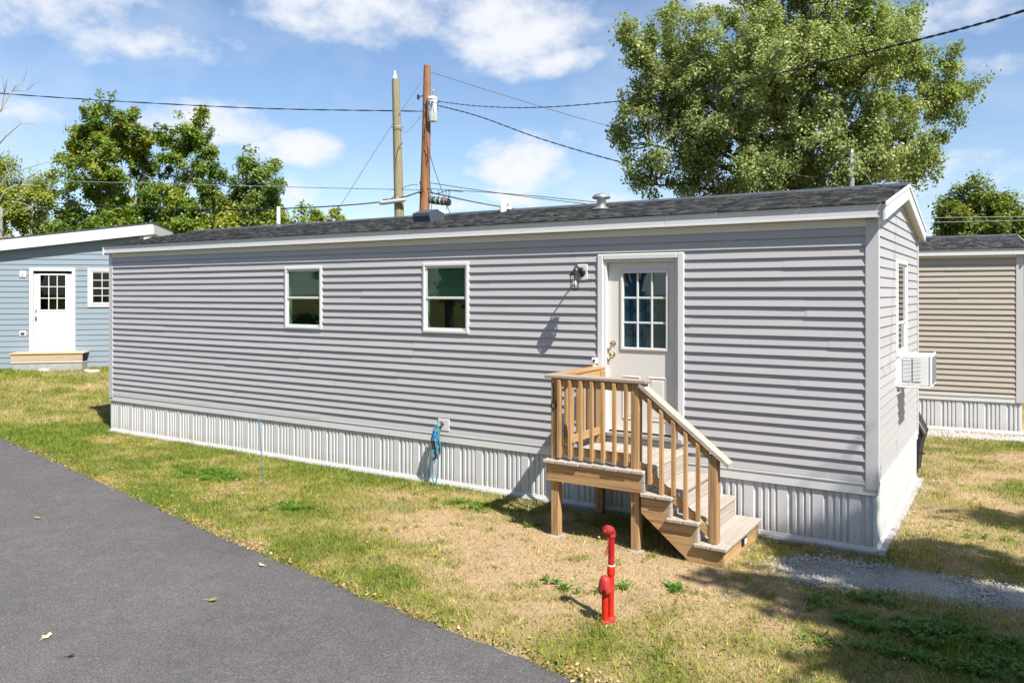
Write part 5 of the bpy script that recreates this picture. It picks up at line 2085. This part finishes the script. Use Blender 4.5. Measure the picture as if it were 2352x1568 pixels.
cable('telephone_line', 'lowest thick line dropping right behind the roof ridge', [(-15.69, 12.74, 5.97), (-14.23, 13.67, 5.6), (-12.74, 15.2, 5.31), (-10.93, 16.94, 4.96)], .024)
cable('guy_wire', 'pale blue gray guy wire slanting down left past both poles', [(-15.85, 12.5, 9.59), (-16.66, 12.0, 8.19), (-18.34, 11.06, 5.22)], .011, 'cable_gray')
cable('jumper_line', 'short sagging jumper between the two wooden poles', [(-16.40, 12.16, 8.07), (-16.28, 12.36, 8.0), (-15.85, 12.60, 8.54)], .009, 'cable_gray')
cable('drop_wire', 'near vertical wire hanging beside the brown pole', [(-15.55, 12.50, 8.24), (-15.54, 12.52, 7.44), (-15.49, 12.6, 6.26), (-15.44, 12.7, 4.4)], .010)
cable('drop_wire', 'wire slanting down right below the transformer', [(-15.55, 12.48, 7.58), (-15.38, 12.7, 6.7), (-15.17, 12.85, 5.97), (-14.7, 13.14, 4.4)], .010)
cable('drop_wire', 'short wire hanging below the splice box', [(-14.97, 13.0, 5.97), (-15.14, 12.95, 5.0), (-15.25, 12.95, 4.2)], .009)
cable('telephone_line', 'upper of two thin lines before the right edge tree', [(-1.46, 18.22, 4.79), (-0.03, 19.13, 4.83), (4.06, 21.72, 4.88)], .008, 'cable_gray')
cable('telephone_line', 'lower of two thin lines before the right edge tree', [(-1.46, 18.22, 4.66), (-0.03, 19.13, 4.70), (4.06, 21.72, 4.80)], .008, 'cable_gray')
cable('guy_wire', 'pale guy wire on the short grayish pole', [(-2.23, 12.4, 5.92), (-2.0, 12.55, 5.51), (-1.69, 12.75, 4.92), (-1.11, 13.08, 3.71)], .009, 'galvanised')
cable('telephone_line', 'pale line leaving the short grayish pole into the maple', [(-2.27, 12.38, 6.03), (-3.2, 12.6, 5.95), (-4.6, 13.4, 5.95)], .005, 'cable_gray')
cable('jumper_line', 'tangled jumper cable sagging over the splice box', [(-15.6, 12.6, 6.116), (-15.39, 12.75, 5.896), (-14.98, 12.95, 5.986), (-14.55, 13.2, 5.94)], .012)
cable('jumper_line', 'jumper cable falling from the olive pole to the gray splice sleeve', [(-15.9, 12.45, 6.19), (-16.1, 12.36, 6.19), (-16.41, 12.17, 6.03), (-16.71, 11.9, 5.6)], .010)

sp = thing('splice_box', 'black cable splice box hanging from the line right of the brown pole', 'splice box', (-15.34, 12.95, 5.66))
m_ = MB(lambda a, b, c: (a * math.cos(R(28)), a * math.sin(R(28)) + b, c - .13 * a))
m_.tube([(-.34, 0, 0), (-.32, 0, 0), (-.31, 0, 0), (.31, 0, 0), (.32, 0, 0), (.34, 0, 0)], [.06, .12, .13, .13, .12, .06], 12)
m_.build('casing', 'black_plastic', sp, True)
for k in range(4):
    m_ = MB(lambda a, b, c: (a * math.cos(R(28)), a * math.sin(R(28)) + b, c - .13 * a))
    m_.lathe([(.134, 0), (.140, .005), (.140, .025), (.134, .03)], (-.25 + k * .15, 0, 0), 12, 0)
    m_.build('casing_band', 'plastic_gray', sp)
m_ = MB(lambda a, b, c: (a * math.cos(R(28)), a * math.sin(R(28)) + b, c - .13 * a))
m_.box((-.13, -.142, -.04), (-.05, -.125, .04), .01)
m_.build('green_plate', 'green_plastic', sp)
for k in (-.28, -.05, .2, .3):
    m_ = MB()
    m_.tube([(k * .9, k * .45, .1), (k * .9 + .03, k * .45, .25), (k * .9 - .02, k * .45, .40)], .008, 5)
    m_.build('pigtail', 'cable_black', sp)
sp2 = thing('splice_box', 'gray cable splice sleeve on the line left of the olive pole', 'splice box', (-16.55, 11.93, 5.60))
m_ = MB()
m_.tube([(-.42, -.2, -.04), (-.38, -.18, -.035), (-.3, -.15, -.02), (.3, .15, .06), (.36, .18, .07), (.42, .2, .08)], [.03, .06, .075, .075, .06, .03], 10)
m_.build('sleeve', 'plastic_gray', sp2, True)
m_ = MB()
m_.tube([(-.3, -.15, .08), (.1, .05, .11), (.5, .25, .2)], .02, 6)
m_.build('messenger_clamp', 'black_plastic', sp2)

# ------------------------------------------------------------------ fallen leaves on the road
def fallen(label, loc, s, mat, rz):
    m_ = MB()
    k = 11
    ring = []
    for i in range(k):
        t = 6.283 * i / k
        r = s * (1 if i % 2 == 0 else .55) * (.75 + .25 * math.cos(t))
        ring.append((r * math.cos(t), r * math.sin(t), .006 + .012 * (r / s) ** 2 * (1 if i % 3 else 1.8)))
    m_.add([(0, 0, .004)] + ring, [(0, i + 1, (i + 1) % k + 1) for i in range(k)])
    m_.tube([(0, 0, .005), (-s * .7, .1 * s, .008), (-s * 1.25, -.1 * s, .012)], .0025, 5)
    o = m_.build('fallen_leaf', mat)
    o.location = loc
    o.rotation_euler = (0, 0, rz)
    tag(o, label, 'leaf', 'fallen leaves on the road')


zr_ = lambda x, y: float(height(np.array(x), np.array(y))) + .012
for lab, (x, y), s, mt, rz in [('curled olive green leaf in the middle of the asphalt', (-4.45, -4.295), .055, 'leaf_green', .5),
                               ('pale tan leaf nearest the lower left of the asphalt', (-4.87, -5.41), .05, 'leaf_tan', 2.0),
                               ('dark leaf just right of the tan one on the asphalt', (-4.41, -5.48), .032, 'black_plastic', 1.0),
                               ('small tan leaf on the asphalt close to the lawn edge', (-4.77, -3.50), .035, 'leaf_tan', 3.3),
                               ('small brown leaf on the asphalt far left', (-8.15, -3.79), .05, 'leaf_orange', 4.0)]:
    fallen(lab, (x, y, zr_(x, y)), s, mt, rz)

scene.render.engine = 'CYCLES'
scene.cycles.max_bounces = 6
scene.cycles.diffuse_bounces = 3
scene.cycles.glossy_bounces = 3
scene.cycles.transparent_max_bounces = 10
